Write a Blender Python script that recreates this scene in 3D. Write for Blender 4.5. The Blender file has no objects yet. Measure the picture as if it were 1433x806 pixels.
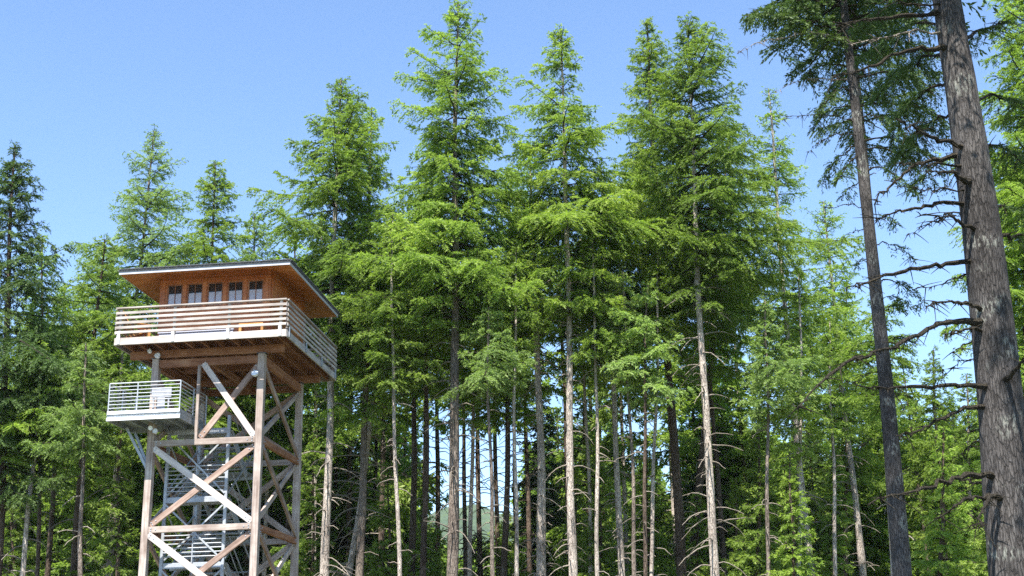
import bpy, bmesh, math, random
import numpy as np
from mathutils import Vector, Matrix

# ------------------------------------------------------------------ camera, sky, sun, exposure
S = bpy.context.scene
COL = S.collection
F_PX, PITCH, ROLL, EYE = 1747.45, 0.3064, 0.0231, 1.7

cam = bpy.data.cameras.new('camera')
cam.sensor_width = 36.0
cam.lens = F_PX / 1433.0 * 36.0
cam.clip_start, cam.clip_end = 0.1, 6000.0
cam_o = bpy.data.objects.new('camera', cam)
COL.objects.link(cam_o)
cam_o.matrix_world = (Matrix.Translation((0, 0, EYE)) @ Matrix.Rotation(math.pi / 2 + PITCH, 4, 'X')
                      @ Matrix.Rotation(-ROLL, 4, 'Z'))
S.camera = cam_o

SUN_EL = math.radians(59)
SUN_DIR = Vector((-0.24, -0.97, 0)).normalized() * math.cos(SUN_EL) + Vector((0, 0, math.sin(SUN_EL)))   # towards the sun
w = bpy.data.worlds.new('World')
S.world = w
w.use_nodes = True
nt = w.node_tree
nt.nodes.clear()
sky = nt.nodes.new('ShaderNodeTexSky')
sky.sky_type = 'NISHITA'
sky.sun_disc = False
sky.sun_elevation = SUN_EL
sky.sun_rotation = math.atan2(SUN_DIR.x, SUN_DIR.y)
sky.air_density = 1.0
sky.dust_density = 0.1
sky.ozone_density = 5.0
bg = nt.nodes.new('ShaderNodeBackground')
bg.inputs['Strength'].default_value = 0.115
wo = nt.nodes.new('ShaderNodeOutputWorld')
nt.links.new(sky.outputs[0], bg.inputs[0])
nt.links.new(bg.outputs[0], wo.inputs[0])

sl = bpy.data.lights.new('sun', 'SUN')
sl.energy = 4.9
sl.angle = math.radians(0.53)
sl.color = (1.0, 0.955, 0.88)
so = bpy.data.objects.new('sun', sl)
COL.objects.link(so)
so.rotation_euler = SUN_DIR.to_track_quat('Z', 'Y').to_euler()

S.view_settings.view_transform = 'Standard'
S.view_settings.look = 'None'
S.view_settings.exposure = 1.42
S.view_settings.gamma = 1.0
S.view_settings.use_curve_mapping = False
S.cycles.max_bounces = 9
S.cycles.diffuse_bounces = 7
S.cycles.transmission_bounces = 7
S.cycles.use_denoising = False

# ------------------------------------------------------------------ helpers
rnd = random.Random(11)


def at(px, py, Y):
    """point of the place at depth Y that the photograph shows at pixel px, py (1433 x 806)"""
    X, U = px - 716.5, 403 - py
    c, s = math.cos(ROLL), math.sin(ROLL)
    a, u = (c * X + s * U) / F_PX, (-s * X + c * U) / F_PX
    d = Vector((a, math.cos(PITCH) - u * math.sin(PITCH), math.sin(PITCH) + u * math.cos(PITCH)))
    t = Y / d.y
    return Vector((t * d.x, Y, EYE + t * d.z))


def ground_z(x, y):
    r = math.hypot(x, y)
    return 0.25 * math.sin(x * 0.07 + 1.0) * math.sin(y * 0.05) * min(1, max(0, (r - 14) / 40))


def tag(o, label=None, cat=None, group=None, kind=None):
    if label: o['label'] = label
    if cat: o['category'] = cat
    if group: o['group'] = group
    if kind: o['kind'] = kind
    return o


def empty(name, loc, rz=0.0):
    o = bpy.data.objects.new(name, None)
    o.empty_display_size = 0.5
    COL.objects.link(o)
    o.location = loc
    o.rotation_euler = (0, 0, rz)
    return o


def link(name, me, mat=None, parent=None):
    if mat is not None and not me.materials:
        me.materials.append(mat)
    o = bpy.data.objects.new(name, me)
    COL.objects.link(o)
    if parent is not None:
        o.parent = parent
    return o


def copy_tree(o, parent=None):
    c = o.copy()
    COL.objects.link(c)
    if parent is not None:
        c.parent = parent
    for ch in list(o.children):
        copy_tree(ch, c)
    return c


# ------------------------------------------------------------------ materials
def new_mat(name):
    m = bpy.data.materials.new(name)
    m.use_nodes = True
    n = m.node_tree
    n.nodes.clear()
    out = n.nodes.new('ShaderNodeOutputMaterial')
    return m, n, out


def N(n, typ, **kw):
    nd = n.nodes.new(typ)
    for k, v in kw.items():
        if k in nd.inputs:
            nd.inputs[k].default_value = v
        else:
            setattr(nd, k, v)
    return nd


def ramp(n, src, stops):
    r = n.nodes.new('ShaderNodeValToRGB')
    e = r.color_ramp.elements
    while len(e) < len(stops):
        e.new(0.5)
    for i, (p, c) in enumerate(stops):
        e[i].position = p
        e[i].color = (c[0], c[1], c[2], 1)
    n.links.new(src, r.inputs[0])
    return r


def foliage_mat(name, dark, mid, light, trans=0.35):
    m, n, out = new_mat(name)
    a = N(n, 'ShaderNodeAttribute', attribute_name='tone')
    oi = N(n, 'ShaderNodeObjectInfo')
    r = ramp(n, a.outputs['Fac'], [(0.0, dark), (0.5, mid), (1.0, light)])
    hs = N(n, 'ShaderNodeHueSaturation')
    mr = N(n, 'ShaderNodeMapRange')
    mr.inputs['To Min'].default_value = 0.8
    mr.inputs['To Max'].default_value = 1.15
    n.links.new(oi.outputs['Random'], mr.inputs['Value'])
    n.links.new(mr.outputs[0], hs.inputs['Value'])
    n.links.new(r.outputs[0], hs.inputs['Color'])
    p = N(n, 'ShaderNodeBsdfPrincipled')
    p.inputs['Roughness'].default_value = 0.55
    p.inputs['Specular IOR Level'].default_value = 0.35
    n.links.new(hs.outputs[0], p.inputs['Base Color'])
    t = N(n, 'ShaderNodeBsdfTranslucent')
    tm = N(n, 'ShaderNodeMix', data_type='RGBA', blend_type='MULTIPLY')
    tm.inputs[0].default_value = 1.0
    tm.inputs[7].default_value = (1.25, 1.35, 0.7, 1)
    n.links.new(hs.outputs[0], tm.inputs[6])
    n.links.new(tm.outputs[2], t.inputs['Color'])
    mx = N(n, 'ShaderNodeMixShader')
    mx.inputs[0].default_value = trans
    n.links.new(p.outputs[0], mx.inputs[1])
    n.links.new(t.outputs[0], mx.inputs[2])
    n.links.new(mx.outputs[0], out.inputs[0])
    return m


FOL = {
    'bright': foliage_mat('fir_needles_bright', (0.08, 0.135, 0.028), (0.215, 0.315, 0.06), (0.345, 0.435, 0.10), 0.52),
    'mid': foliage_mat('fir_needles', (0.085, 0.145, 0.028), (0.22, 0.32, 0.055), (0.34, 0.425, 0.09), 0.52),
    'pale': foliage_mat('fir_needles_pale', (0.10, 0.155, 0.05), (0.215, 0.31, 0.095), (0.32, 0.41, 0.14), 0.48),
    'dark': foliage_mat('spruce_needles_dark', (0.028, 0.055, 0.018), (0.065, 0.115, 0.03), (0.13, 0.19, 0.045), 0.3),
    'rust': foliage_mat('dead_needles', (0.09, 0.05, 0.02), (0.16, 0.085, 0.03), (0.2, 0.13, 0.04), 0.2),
}


def bark_mat(name, dark, mid, light, lichen=0.0, scale=1.0, vert=0.12, crack=0.45):
    m, n, out = new_mat(name)
    tc = N(n, 'ShaderNodeTexCoord')
    mp = N(n, 'ShaderNodeMapping')
    mp.inputs['Scale'].default_value = (6 * scale, 6 * scale, 6 * vert * scale * 2)
    n.links.new(tc.outputs['Object'], mp.inputs[0])
    oi = N(n, 'ShaderNodeObjectInfo')
    no = N(n, 'ShaderNodeTexNoise', Scale=3.0, Detail=8.0, Roughness=0.65)
    n.links.new(mp.outputs[0], no.inputs['Vector'])
    vo = N(n, 'ShaderNodeTexVoronoi', feature='DISTANCE_TO_EDGE', Scale=4.0)
    nd = N(n, 'ShaderNodeMix', data_type='VECTOR')
    nd.inputs[0].default_value = 0.25
    n.links.new(mp.outputs[0], nd.inputs[4])
    n.links.new(no.outputs['Color'], nd.inputs[5])
    n.links.new(nd.outputs[1], vo.inputs['Vector'])
    r = ramp(n, no.outputs['Fac'], [(0.3, dark), (0.5, mid), (0.72, light)])
    big = N(n, 'ShaderNodeTexNoise', Scale=0.9, Detail=5.0, Roughness=0.6)
    n.links.new(tc.outputs['Object'], big.inputs['Vector'])
    br = ramp(n, big.outputs['Fac'], [(0.35, (0.62, 0.60, 0.58)), (0.62, (1.18, 1.16, 1.12))])
    mu = N(n, 'ShaderNodeMix', data_type='RGBA', blend_type='MULTIPLY')
    mu.inputs[0].default_value = 1.0
    n.links.new(r.outputs[0], mu.inputs[6])
    n.links.new(br.outputs[0], mu.inputs[7])
    cr = ramp(n, vo.outputs['Distance'], [(0.0, (0.45, 0.42, 0.40)), (0.12, (1, 1, 1))])
    mu2 = N(n, 'ShaderNodeMix', data_type='RGBA', blend_type='MULTIPLY')
    mu2.inputs[0].default_value = crack
    n.links.new(mu.outputs[2], mu2.inputs[6])
    n.links.new(cr.outputs[0], mu2.inputs[7])
    col = mu2.outputs[2]
    if lichen > 0:
        l1 = N(n, 'ShaderNodeTexNoise', Scale=1.3, Detail=1.0)
        mpl = N(n, 'ShaderNodeMapping')
        mpl.inputs['Scale'].default_value = (1, 1, 1.6)
        mpl.inputs['Location'].default_value = (3.1, 1.7, 0.4)
        n.links.new(tc.outputs['Object'], mpl.inputs[0])
        n.links.new(mpl.outputs[0], l1.inputs['Vector'])
        l2 = N(n, 'ShaderNodeTexNoise', Scale=22.0, Detail=3.0)
        mpv = N(n, 'ShaderNodeMapping')
        mpv.inputs['Scale'].default_value = (1, 1, 0.35)
        n.links.new(tc.outputs['Object'], mpv.inputs[0])
        n.links.new(mpv.outputs[0], l2.inputs['Vector'])
        a1 = ramp(n, l1.outputs['Fac'], [(0.60, (0, 0, 0)), (0.66, (1, 1, 1))])
        a2 = ramp(n, l2.outputs['Fac'], [(0.50, (0, 0, 0)), (0.56, (1, 1, 1))])
        mm = N(n, 'ShaderNodeMath', operation='MULTIPLY')
        n.links.new(a1.outputs[0], mm.inputs[0])
        n.links.new(a2.outputs[0], mm.inputs[1])
        m3 = N(n, 'ShaderNodeMath', operation='MULTIPLY')
        m3.inputs[1].default_value = lichen
        n.links.new(mm.outputs[0], m3.inputs[0])
        mix = N(n, 'ShaderNodeMix', data_type='RGBA')
        mix.inputs[7].default_value = (0.27, 0.27, 0.235, 1)
        n.links.new(m3.outputs[0], mix.inputs[0])
        n.links.new(col, mix.inputs[6])
        col = mix.outputs[2]
    p = N(n, 'ShaderNodeBsdfPrincipled', Roughness=0.9)
    p.inputs['Specular IOR Level'].default_value = 0.2
    n.links.new(col, p.inputs['Base Color'])
    bp = N(n, 'ShaderNodeBump', Strength=0.9, Distance=0.05)
    ad = N(n, 'ShaderNodeMath', operation='ADD')
    n.links.new(no.outputs['Fac'], ad.inputs[0])
    vr = N(n, 'ShaderNodeMapRange')
    vr.inputs['From Max'].default_value = 0.15
    vr.inputs['To Max'].default_value = 0.6
    n.links.new(vo.outputs['Distance'], vr.inputs['Value'])
    n.links.new(vr.outputs[0], ad.inputs[1])
    n.links.new(ad.outputs[0], bp.inputs['Height'])
    n.links.new(bp.outputs[0], p.inputs['Normal'])
    n.links.new(p.outputs[0], out.inputs[0])
    return m


BARK = {
    'brown': bark_mat('fir_bark', (0.05, 0.035, 0.026), (0.13, 0.095, 0.075), (0.25, 0.20, 0.165)),
    'pale': bark_mat('pale_fir_bark', (0.25, 0.20, 0.175), (0.55, 0.485, 0.435), (0.72, 0.665, 0.61)),
    'grey': bark_mat('grey_fir_bark', (0.09, 0.07, 0.06), (0.26, 0.215, 0.185), (0.44, 0.385, 0.335)),
    'near': bark_mat('near_fir_bark', (0.05, 0.045, 0.044), (0.092, 0.085, 0.083), (0.168, 0.158, 0.154), lichen=0.85, scale=1.5, vert=0.09, crack=0.5),
    'twig': bark_mat('mossy_twig_bark', (0.02, 0.018, 0.013), (0.05, 0.042, 0.03), (0.10, 0.085, 0.06), scale=2.0),
    'deadtwig': bark_mat('bleached_twig', (0.25, 0.21, 0.18), (0.42, 0.37, 0.32), (0.55, 0.5, 0.44), scale=2.0),
}


def wood_mat(name, dark, mid, light, rough=0.75, spec=0.3, streak=14.0):
    """timber with streaks that run along the member (each member's own X axis)"""
    m, n, out = new_mat(name)
    tc = N(n, 'ShaderNodeTexCoord')
    oi = N(n, 'ShaderNodeObjectInfo')
    off = N(n, 'ShaderNodeVectorMath', operation='SCALE')
    cmb = N(n, 'ShaderNodeCombineXYZ')
    for i in range(3):
        n.links.new(oi.outputs['Random'], cmb.inputs[i])
    n.links.new(cmb.outputs[0], off.inputs[0])
    off.inputs['Scale'].default_value = 37.0
    add = N(n, 'ShaderNodeVectorMath', operation='ADD')
    n.links.new(tc.outputs['Object'], add.inputs[0])
    n.links.new(off.outputs[0], add.inputs[1])
    mp = N(n, 'ShaderNodeMapping')
    mp.inputs['Scale'].default_value = (0.9, streak, streak)
    n.links.new(add.outputs[0], mp.inputs[0])
    no = N(n, 'ShaderNodeTexNoise', Scale=1.0, Detail=9.0, Roughness=0.65, Distortion=0.3)
    n.links.new(mp.outputs[0], no.inputs['Vector'])
    big = N(n, 'ShaderNodeTexNoise', Scale=1.6, Detail=5.0, Roughness=0.6)
    n.links.new(add.outputs[0], big.inputs['Vector'])
    av = N(n, 'ShaderNodeMath', operation='MULTIPLY_ADD')
    av.inputs[1].default_value = 0.55
    n.links.new(no.outputs['Fac'], av.inputs[0])
    h = N(n, 'ShaderNodeMath', operation='MULTIPLY')
    h.inputs[1].default_value = 0.45
    n.links.new(big.outputs['Fac'], h.inputs[0])
    n.links.new(h.outputs[0], av.inputs[2])
    r = ramp(n, av.outputs[0], [(0.34, dark), (0.5, mid), (0.66, light)])
    hs = N(n, 'ShaderNodeHueSaturation')
    mr = N(n, 'ShaderNodeMapRange')
    mr.inputs['To Min'].default_value = 0.85
    mr.inputs['To Max'].default_value = 1.12
    n.links.new(oi.outputs['Random'], mr.inputs['Value'])
    n.links.new(mr.outputs[0], hs.inputs['Value'])
    n.links.new(r.outputs[0], hs.inputs['Color'])
    p = N(n, 'ShaderNodeBsdfPrincipled', Roughness=rough)
    p.inputs['Specular IOR Level'].default_value = spec
    n.links.new(hs.outputs[0], p.inputs['Base Color'])
    bp = N(n, 'ShaderNodeBump', Strength=0.4, Distance=0.01)
    n.links.new(no.outputs['Fac'], bp.inputs['Height'])
    n.links.new(bp.outputs[0], p.inputs['Normal'])
    n.links.new(p.outputs[0], out.inputs[0])
    return m


WOOD = {
    'post': wood_mat('weathered_post_timber', (0.18, 0.125, 0.10), (0.36, 0.29, 0.25), (0.56, 0.50, 0.45)),
    'tan': wood_mat('tan_brace_timber', (0.15, 0.095, 0.072), (0.29, 0.20, 0.16), (0.46, 0.36, 0.30)),
    'bleached': wood_mat('bleached_brace_timber', (0.38, 0.31, 0.28), (0.56, 0.49, 0.45), (0.70, 0.65, 0.60)),
    'red': wood_mat('red_brown_timber', (0.13, 0.055, 0.03), (0.26, 0.115, 0.06), (0.40, 0.22, 0.13)),
    'rail': wood_mat('pale_railing_timber', (0.22, 0.18, 0.155), (0.40, 0.355, 0.32), (0.55, 0.51, 0.47)),
    'cedar': wood_mat('stained_cedar', (0.24, 0.075, 0.025), (0.44, 0.15, 0.045), (0.58, 0.25, 0.09), rough=0.5, spec=0.4, streak=20),
    'soffit': wood_mat('soffit_cedar', (0.30, 0.11, 0.03), (0.46, 0.19, 0.055), (0.60, 0.30, 0.10), rough=0.55, streak=20),
    'deck': wood_mat('deck_board_timber', (0.13, 0.05, 0.03), (0.24, 0.10, 0.055), (0.36, 0.18, 0.10)),
    'orange': wood_mat('orange_varnished_wood', (0.30, 0.14, 0.05), (0.46, 0.23, 0.08), (0.58, 0.33, 0.13), rough=0.4),
}


def plain_mat(name, col, rough=0.5, metal=0.0, var=0.12, scale=6.0, spec=0.5):
    m, n, out = new_mat(name)
    tc = N(n, 'ShaderNodeTexCoord')
    no = N(n, 'ShaderNodeTexNoise', Scale=scale, Detail=6.0, Roughness=0.6)
    n.links.new(tc.outputs['Object'], no.inputs['Vector'])
    lo = tuple(c * (1 - 2 * var) for c in col)
    hi = tuple(min(1, c * (1 + var)) for c in col)
    r = ramp(n, no.outputs['Fac'], [(0.3, lo), (0.6, col), (0.8, hi)])
    p = N(n, 'ShaderNodeBsdfPrincipled', Roughness=rough, Metallic=metal)
    p.inputs['Specular IOR Level'].default_value = spec
    n.links.new(r.outputs[0], p.inputs['Base Color'])
    n.links.new(p.outputs[0], out.inputs[0])
    return m


STEEL = plain_mat('galvanised_steel', (0.44, 0.46, 0.49), rough=0.5, metal=0.35, var=0.1)
STEELD = plain_mat('dull_galvanised_steel', (0.36, 0.39, 0.42), rough=0.55, metal=0.35, var=0.15)
WHITE = plain_mat('white_paint', (0.78, 0.79, 0.82), rough=0.5, var=0.05)
LAV = plain_mat('pale_grey_panel', (0.42, 0.45, 0.55), rough=0.6, var=0.05)
ROOFING = plain_mat('dark_shingles', (0.10, 0.105, 0.115), rough=0.9, var=0.35, scale=18)
FLASH = plain_mat('painted_fascia', (0.46, 0.46, 0.49), rough=0.5, var=0.05)
GALVD = plain_mat('dark_bracket_steel', (0.10, 0.12, 0.13), rough=0.5, metal=0.6)
CONC = plain_mat('concrete', (0.36, 0.35, 0.33), rough=0.9, var=0.15)


def glass_mat():
    m, n, out = new_mat('window_glass')
    p = N(n, 'ShaderNodeBsdfPrincipled', Roughness=0.04)
    p.inputs['Base Color'].default_value = (0.02, 0.025, 0.03, 1)
    p.inputs['Specular IOR Level'].default_value = 0.8
    n.links.new(p.outputs[0], out.inputs[0])
    return m


GLASS = glass_mat()
m, n, out = new_mat('floodlight_lens')
p = N(n, 'ShaderNodeBsdfPrincipled', Roughness=0.15)
p.inputs['Base Color'].default_value = (0.8, 0.82, 0.84, 1)
n.links.new(p.outputs[0], out.inputs[0])
LENS = m

# ------------------------------------------------------------------ ground and hills
def ground_mat():
    m, n, out = new_mat('forest_floor')
    tc = N(n, 'ShaderNodeTexCoord')
    a = N(n, 'ShaderNodeTexNoise', Scale=0.15, Detail=8.0)
    b = N(n, 'ShaderNodeTexNoise', Scale=6.0, Detail=8.0)
    n.links.new(tc.outputs['Object'], a.inputs['Vector'])
    n.links.new(tc.outputs['Object'], b.inputs['Vector'])
    r1 = ramp(n, a.outputs['Fac'], [(0.4, (0.06, 0.09, 0.025)), (0.6, (0.13, 0.11, 0.07))])
    r2 = ramp(n, b.outputs['Fac'], [(0.3, (0.5, 0.5, 0.5)), (0.7, (1.3, 1.3, 1.3))])
    mu = N(n, 'ShaderNodeMix', data_type='RGBA', blend_type='MULTIPLY')
    mu.inputs[0].default_value = 1.0
    n.links.new(r1.outputs[0], mu.inputs[6])
    n.links.new(r2.outputs[0], mu.inputs[7])
    p = N(n, 'ShaderNodeBsdfPrincipled', Roughness=0.95)
    n.links.new(mu.outputs[2], p.inputs['Base Color'])
    bp = N(n, 'ShaderNodeBump', Strength=0.7, Distance=0.1)
    n.links.new(b.outputs['Fac'], bp.inputs['Height'])
    n.links.new(bp.outputs[0], p.inputs['Normal'])
    n.links.new(p.outputs[0], out.inputs[0])
    return m


def grid_mesh(name, xs, ys, fz):
    X, Y = np.meshgrid(xs, ys)
    V = np.stack([X, Y, fz(X, Y)], -1).reshape(-1, 3)
    nx, ny = len(xs), len(ys)
    i = np.arange((nx - 1) * (ny - 1))
    a = (i // (nx - 1)) * nx + i % (nx - 1)
    Fc = np.stack([a, a + 1, a + 1 + nx, a + nx], 1)
    me = bpy.data.meshes.new(name)
    me.vertices.add(len(V))
    me.vertices.foreach_set('co', V.astype(np.float32).ravel())
    me.loops.add(Fc.size)
    me.loops.foreach_set('vertex_index', Fc.astype(np.int32).ravel())
    me.polygons.add(len(Fc))
    me.polygons.foreach_set('loop_start', (np.arange(len(Fc)) * 4).astype(np.int32))
    me.update(calc_edges=True)
    me.polygons.foreach_set('use_smooth', np.ones(len(Fc), bool))
    return me


def gz_np(X, Y):
    r = np.hypot(X, Y)
    return 0.25 * np.sin(X * 0.07 + 1.0) * np.sin(Y * 0.05) * np.clip((r - 14) / 40, 0, 1)


axis = np.concatenate([np.linspace(-3200, -160, 24), np.linspace(-140, 140, 141), np.linspace(160, 3200, 24)])
tag(link('ground', grid_mesh('ground', axis, axis, gz_np), ground_mat()), kind='structure')


def hill_mat():
    m, n, out = new_mat('wooded_hillside')
    tc = N(n, 'ShaderNodeTexCoord')
    a = N(n, 'ShaderNodeTexNoise', Scale=0.02, Detail=9.0, Roughness=0.7)
    b = N(n, 'ShaderNodeTexVoronoi', Scale=0.12)
    n.links.new(tc.outputs['Object'], a.inputs['Vector'])
    n.links.new(tc.outputs['Object'], b.inputs['Vector'])
    r = ramp(n, a.outputs['Fac'], [(0.35, (0.03, 0.055, 0.02)), (0.55, (0.06, 0.095, 0.035)), (0.7, (0.11, 0.11, 0.07))])
    p = N(n, 'ShaderNodeBsdfPrincipled', Roughness=0.95)
    n.links.new(r.outputs[0], p.inputs['Base Color'])
    bp = N(n, 'ShaderNodeBump', Strength=1.0, Distance=6.0)
    n.links.new(b.outputs['Distance'], bp.inputs['Height'])
    n.links.new(bp.outputs[0], p.inputs['Normal'])
    n.links.new(p.outputs[0], out.inputs[0])
    return m


def hill_z(X, Y):
    h = 132 * np.exp(-((X + 40) / 230) ** 2 - ((Y - 1150) / 230) ** 2)
    h = h + 175 * np.exp(-((X + 560) / 330) ** 2 - ((Y - 1350) / 260) ** 2)
    h = h + 150 * np.exp(-((X - 560) / 380) ** 2 - ((Y - 1300) / 260) ** 2)
    h = h + 7 * np.sin(X * 0.021 + Y * 0.013) + 4 * np.sin(X * 0.053 - Y * 0.03 + 1) + 2.2 * np.sin(X * 0.17 + 2 * np.sin(Y * 0.05))
    edge = np.clip(np.minimum(np.minimum(X + 1500, 1500 - X), np.minimum(Y - 700, 2000 - Y)) / 120, 0, 1)
    return h * edge - 2


tag(link('hills', grid_mesh('hills', np.linspace(-1500, 1500, 260), np.linspace(700, 2000, 110), hill_z), hill_mat()), kind='structure')

hz = bpy.data.meshes.new('haze')
bm = bmesh.new()
bmesh.ops.create_cube(bm, size=1)
bmesh.ops.scale(bm, vec=(6500, 6500, 196), verts=bm.verts)
bmesh.ops.translate(bm, vec=(0, 0, 196 / 2 - 3.5), verts=bm.verts)
bm.to_mesh(hz)
bm.free()
m, n, out = new_mat('haze_air')
pv = N(n, 'ShaderNodeVolumePrincipled', Density=0.00008)
pv.inputs['Color'].default_value = (0.80, 0.88, 1.0, 1)
n.links.new(pv.outputs[0], out.inputs['Volume'])
tag(link('haze', hz, m), kind='stuff')

# ------------------------------------------------------------------ trees
def poly_mesh(name, quads_v, tone=None, extra=None):
    """quads_v: (n,4,3) array; extra = (verts (k,3), faces (m,4)) joined with material slot 1"""
    nq = len(quads_v)
    V = quads_v.reshape(-1, 3)
    Fc = np.arange(nq * 4).reshape(-1, 4)
    mats = np.zeros(nq, np.int32)
    tn = tone if tone is not None else np.zeros(nq)
    if extra is not None and len(extra[1]):
        ev, ef = extra
        Fc = np.concatenate([Fc, ef + len(V)])
        V = np.concatenate([V, ev])
        mats = np.concatenate([mats, np.ones(len(ef), np.int32)])
        tn = np.concatenate([tn, np.full(len(ef), 0.3)])
    me = bpy.data.meshes.new(name)
    me.vertices.add(len(V))
    me.vertices.foreach_set('co', V.astype(np.float32).ravel())
    me.loops.add(Fc.size)
    me.loops.foreach_set('vertex_index', Fc.astype(np.int32).ravel())
    me.polygons.add(len(Fc))
    me.polygons.foreach_set('loop_start', (np.arange(len(Fc)) * 4).astype(np.int32))
    me.polygons.foreach_set('material_index', mats)
    me.update(calc_edges=True)
    at_ = me.attributes.new('tone', 'FLOAT', 'FACE')
    at_.data.foreach_set('value', tn.astype(np.float32))
    return me


def tubes(paths, sides=5):
    """paths: list of (pts (k,3), radii (k,)); returns verts, quads"""
    VV, FF, base = [], [], 0
    ang = np.arange(sides) / sides * 2 * np.pi
    for pts, rad in paths:
        pts = np.asarray(pts, float)
        k = len(pts)
        t = np.gradient(pts, axis=0)
        t /= np.linalg.norm(t, axis=1)[:, None] + 1e-9
        ref = np.array([0, 0, 1.0]) if abs(t[0, 2]) < 0.9 else np.array([1.0, 0, 0])
        a = np.cross(t, ref)
        a /= np.linalg.norm(a, axis=1)[:, None] + 1e-9
        b = np.cross(t, a)
        rad = np.asarray(rad, float)
        ring = pts[:, None, :] + rad[:, None, None] * (np.cos(ang)[None, :, None] * a[:, None, :] + np.sin(ang)[None, :, None] * b[:, None, :])
        VV.append(ring.reshape(-1, 3))
        i = np.arange((k - 1) * sides)
        r0, s0 = i // sides, i % sides
        s1 = (s0 + 1) % sides
        q = np.stack([r0 * sides + s0, r0 * sides + s1, (r0 + 1) * sides + s1, (r0 + 1) * sides + s0], 1) + base
        FF.append(q)
        base += k * sides
    if not VV:
        return np.zeros((0, 3)), np.zeros((0, 4), int)
    return np.concatenate(VV), np.concatenate(FF)


def tube_mesh(name, paths, sides=5, smooth=True):
    V, Fq = tubes(paths, sides)
    me = bpy.data.meshes.new(name)
    me.from_pydata(V.tolist(), [], Fq.tolist())
    me.update()
    if smooth:
        me.polygons.foreach_set('use_smooth', np.ones(len(Fq), bool))
    return me


def sprays(g, O, D, Lb, tonei, tw_sp, tw_len, leaf_l, leaf_w, droop, start, dens=1.0, fwd=58, hang=0.12):
    """needle sprays on branches. O (n,3) origins; D: function (idx, s) -> positions, tangents"""
    cnt = np.maximum(3, (Lb / tw_sp * 2 * (1 - start)).astype(int))
    bi = np.repeat(np.arange(len(Lb)), cnt)
    s = start + (1 - start) * g.random(len(bi)) ** 0.85
    P, T = D(bi, s)
    side = np.where(g.random(len(bi)) < 0.5, -1.0, 1.0)
    up = np.array([0, 0, 1.0])
    lat = np.cross(T, up)
    lat /= np.linalg.norm(lat, axis=1)[:, None] + 1e-9
    ang = np.radians(fwd) + g.normal(0, 0.2, len(bi))
    tip = 1 - s
    tl = tw_len * Lb[bi] * (0.22 + tip ** 0.8) * g.uniform(0.55, 1.2, len(bi)) + 0.12
    td = T * np.cos(ang)[:, None] + lat * (side * np.sin(ang))[:, None]
    td[:, 2] += g.normal(0.02, 0.22, len(bi))
    td /= np.linalg.norm(td, axis=1)[:, None]
    lc = np.maximum(3, (tl / (leaf_l * 0.42) * 2 * dens).astype(int))
    ti = np.repeat(np.arange(len(bi)), lc)
    q = g.random(len(ti)) ** 0.9
    tlen = tl[ti]
    pos = P[ti] + td[ti] * (tlen * q)[:, None]
    pos[:, 2] -= droop * tlen * q ** 1.6
    tt = td[ti].copy()
    tt[:, 2] -= droop * 1.3 * q
    ls = np.where(g.random(len(ti)) < 0.5, -1.0, 1.0)
    l2 = np.cross(tt, up)
    l2 /= np.linalg.norm(l2, axis=1)[:, None] + 1e-9
    a2 = g.uniform(0.3, 1.0, len(ti))
    ld = tt * np.cos(a2)[:, None] + l2 * (ls * np.sin(a2))[:, None]
    ld[:, 2] += g.normal(-hang, 0.38, len(ti))
    ld /= np.linalg.norm(ld, axis=1)[:, None] + 1e-9
    w_ = np.cross(ld, up * 0.8 + g.normal(0, 0.8, (len(ti), 3)))
    w_ /= np.linalg.norm(w_, axis=1)[:, None] + 1e-9
    L = leaf_l * g.uniform(0.6, 1.35, len(ti))
    W = leaf_w * g.uniform(0.7, 1.3, len(ti))
    mid = pos + ld * (L * 0.45)[:, None]
    Q = np.stack([pos, mid + w_ * (W / 2)[:, None], pos + ld * L[:, None], mid - w_ * (W / 2)[:, None]], 1)
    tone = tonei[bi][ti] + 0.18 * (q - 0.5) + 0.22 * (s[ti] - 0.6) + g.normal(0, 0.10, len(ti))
    return Q, np.clip(tone, 0, 1)


def crown_branches(g, H, R, gap, prof, asym=0.25, light=0.0, top_sharp=1.0, elev=(0.75, -0.18), whorl=0.45, sparse=0.0):
    """z measured from the crown's top downwards; prof(t) relative width, t 0 top .. 1 base"""
    z, az, L, el = [], [], [], []
    zz = 0.12
    lobes = [(g.uniform(0, 2 * math.pi), g.uniform(0, 1), g.uniform(0.4, 1)) for _ in range(5)]
    while zz < H:
        t = zz / H
        k = int(round(4 + g.random() * 3)) if t < 0.9 else int(round(2 + g.random() * 2))
        a0 = g.uniform(0, 2 * math.pi)
        vis = g.uniform(0.66, 1.2)
        for j in range(k):
            if g.random() < sparse:
                continue
            a = a0 + j * 2 * math.pi / k + g.normal(0, 0.25)
            l = R * prof(t) * vis * g.uniform(0.72, 1.12)
            for (la, lt, ls) in lobes:
                l *= 1 + asym * ls * math.cos(a - la) * math.exp(-((t - lt) / 0.16) ** 2)
            l *= 1 - light * math.sin(a) * t
            if g.random() < 0.07:
                l *= g.uniform(1.1, 1.3)
            z.append(zz + g.normal(0, 0.09)); az.append(a); L.append(max(0.15, l))
            el.append(elev[0] * (1 - t) ** 2.2 + elev[1] * (1 - (1 - t) ** 2.2) + g.normal(0, 0.09))
        zz += whorl * (0.6 + 0.4 * min(1, t * 4)) * g.uniform(0.7, 1.3) * (1 + gap * (g.random() ** 3) * 2)
    return np.array(z), np.array(az), np.array(L), np.array(el)


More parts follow.
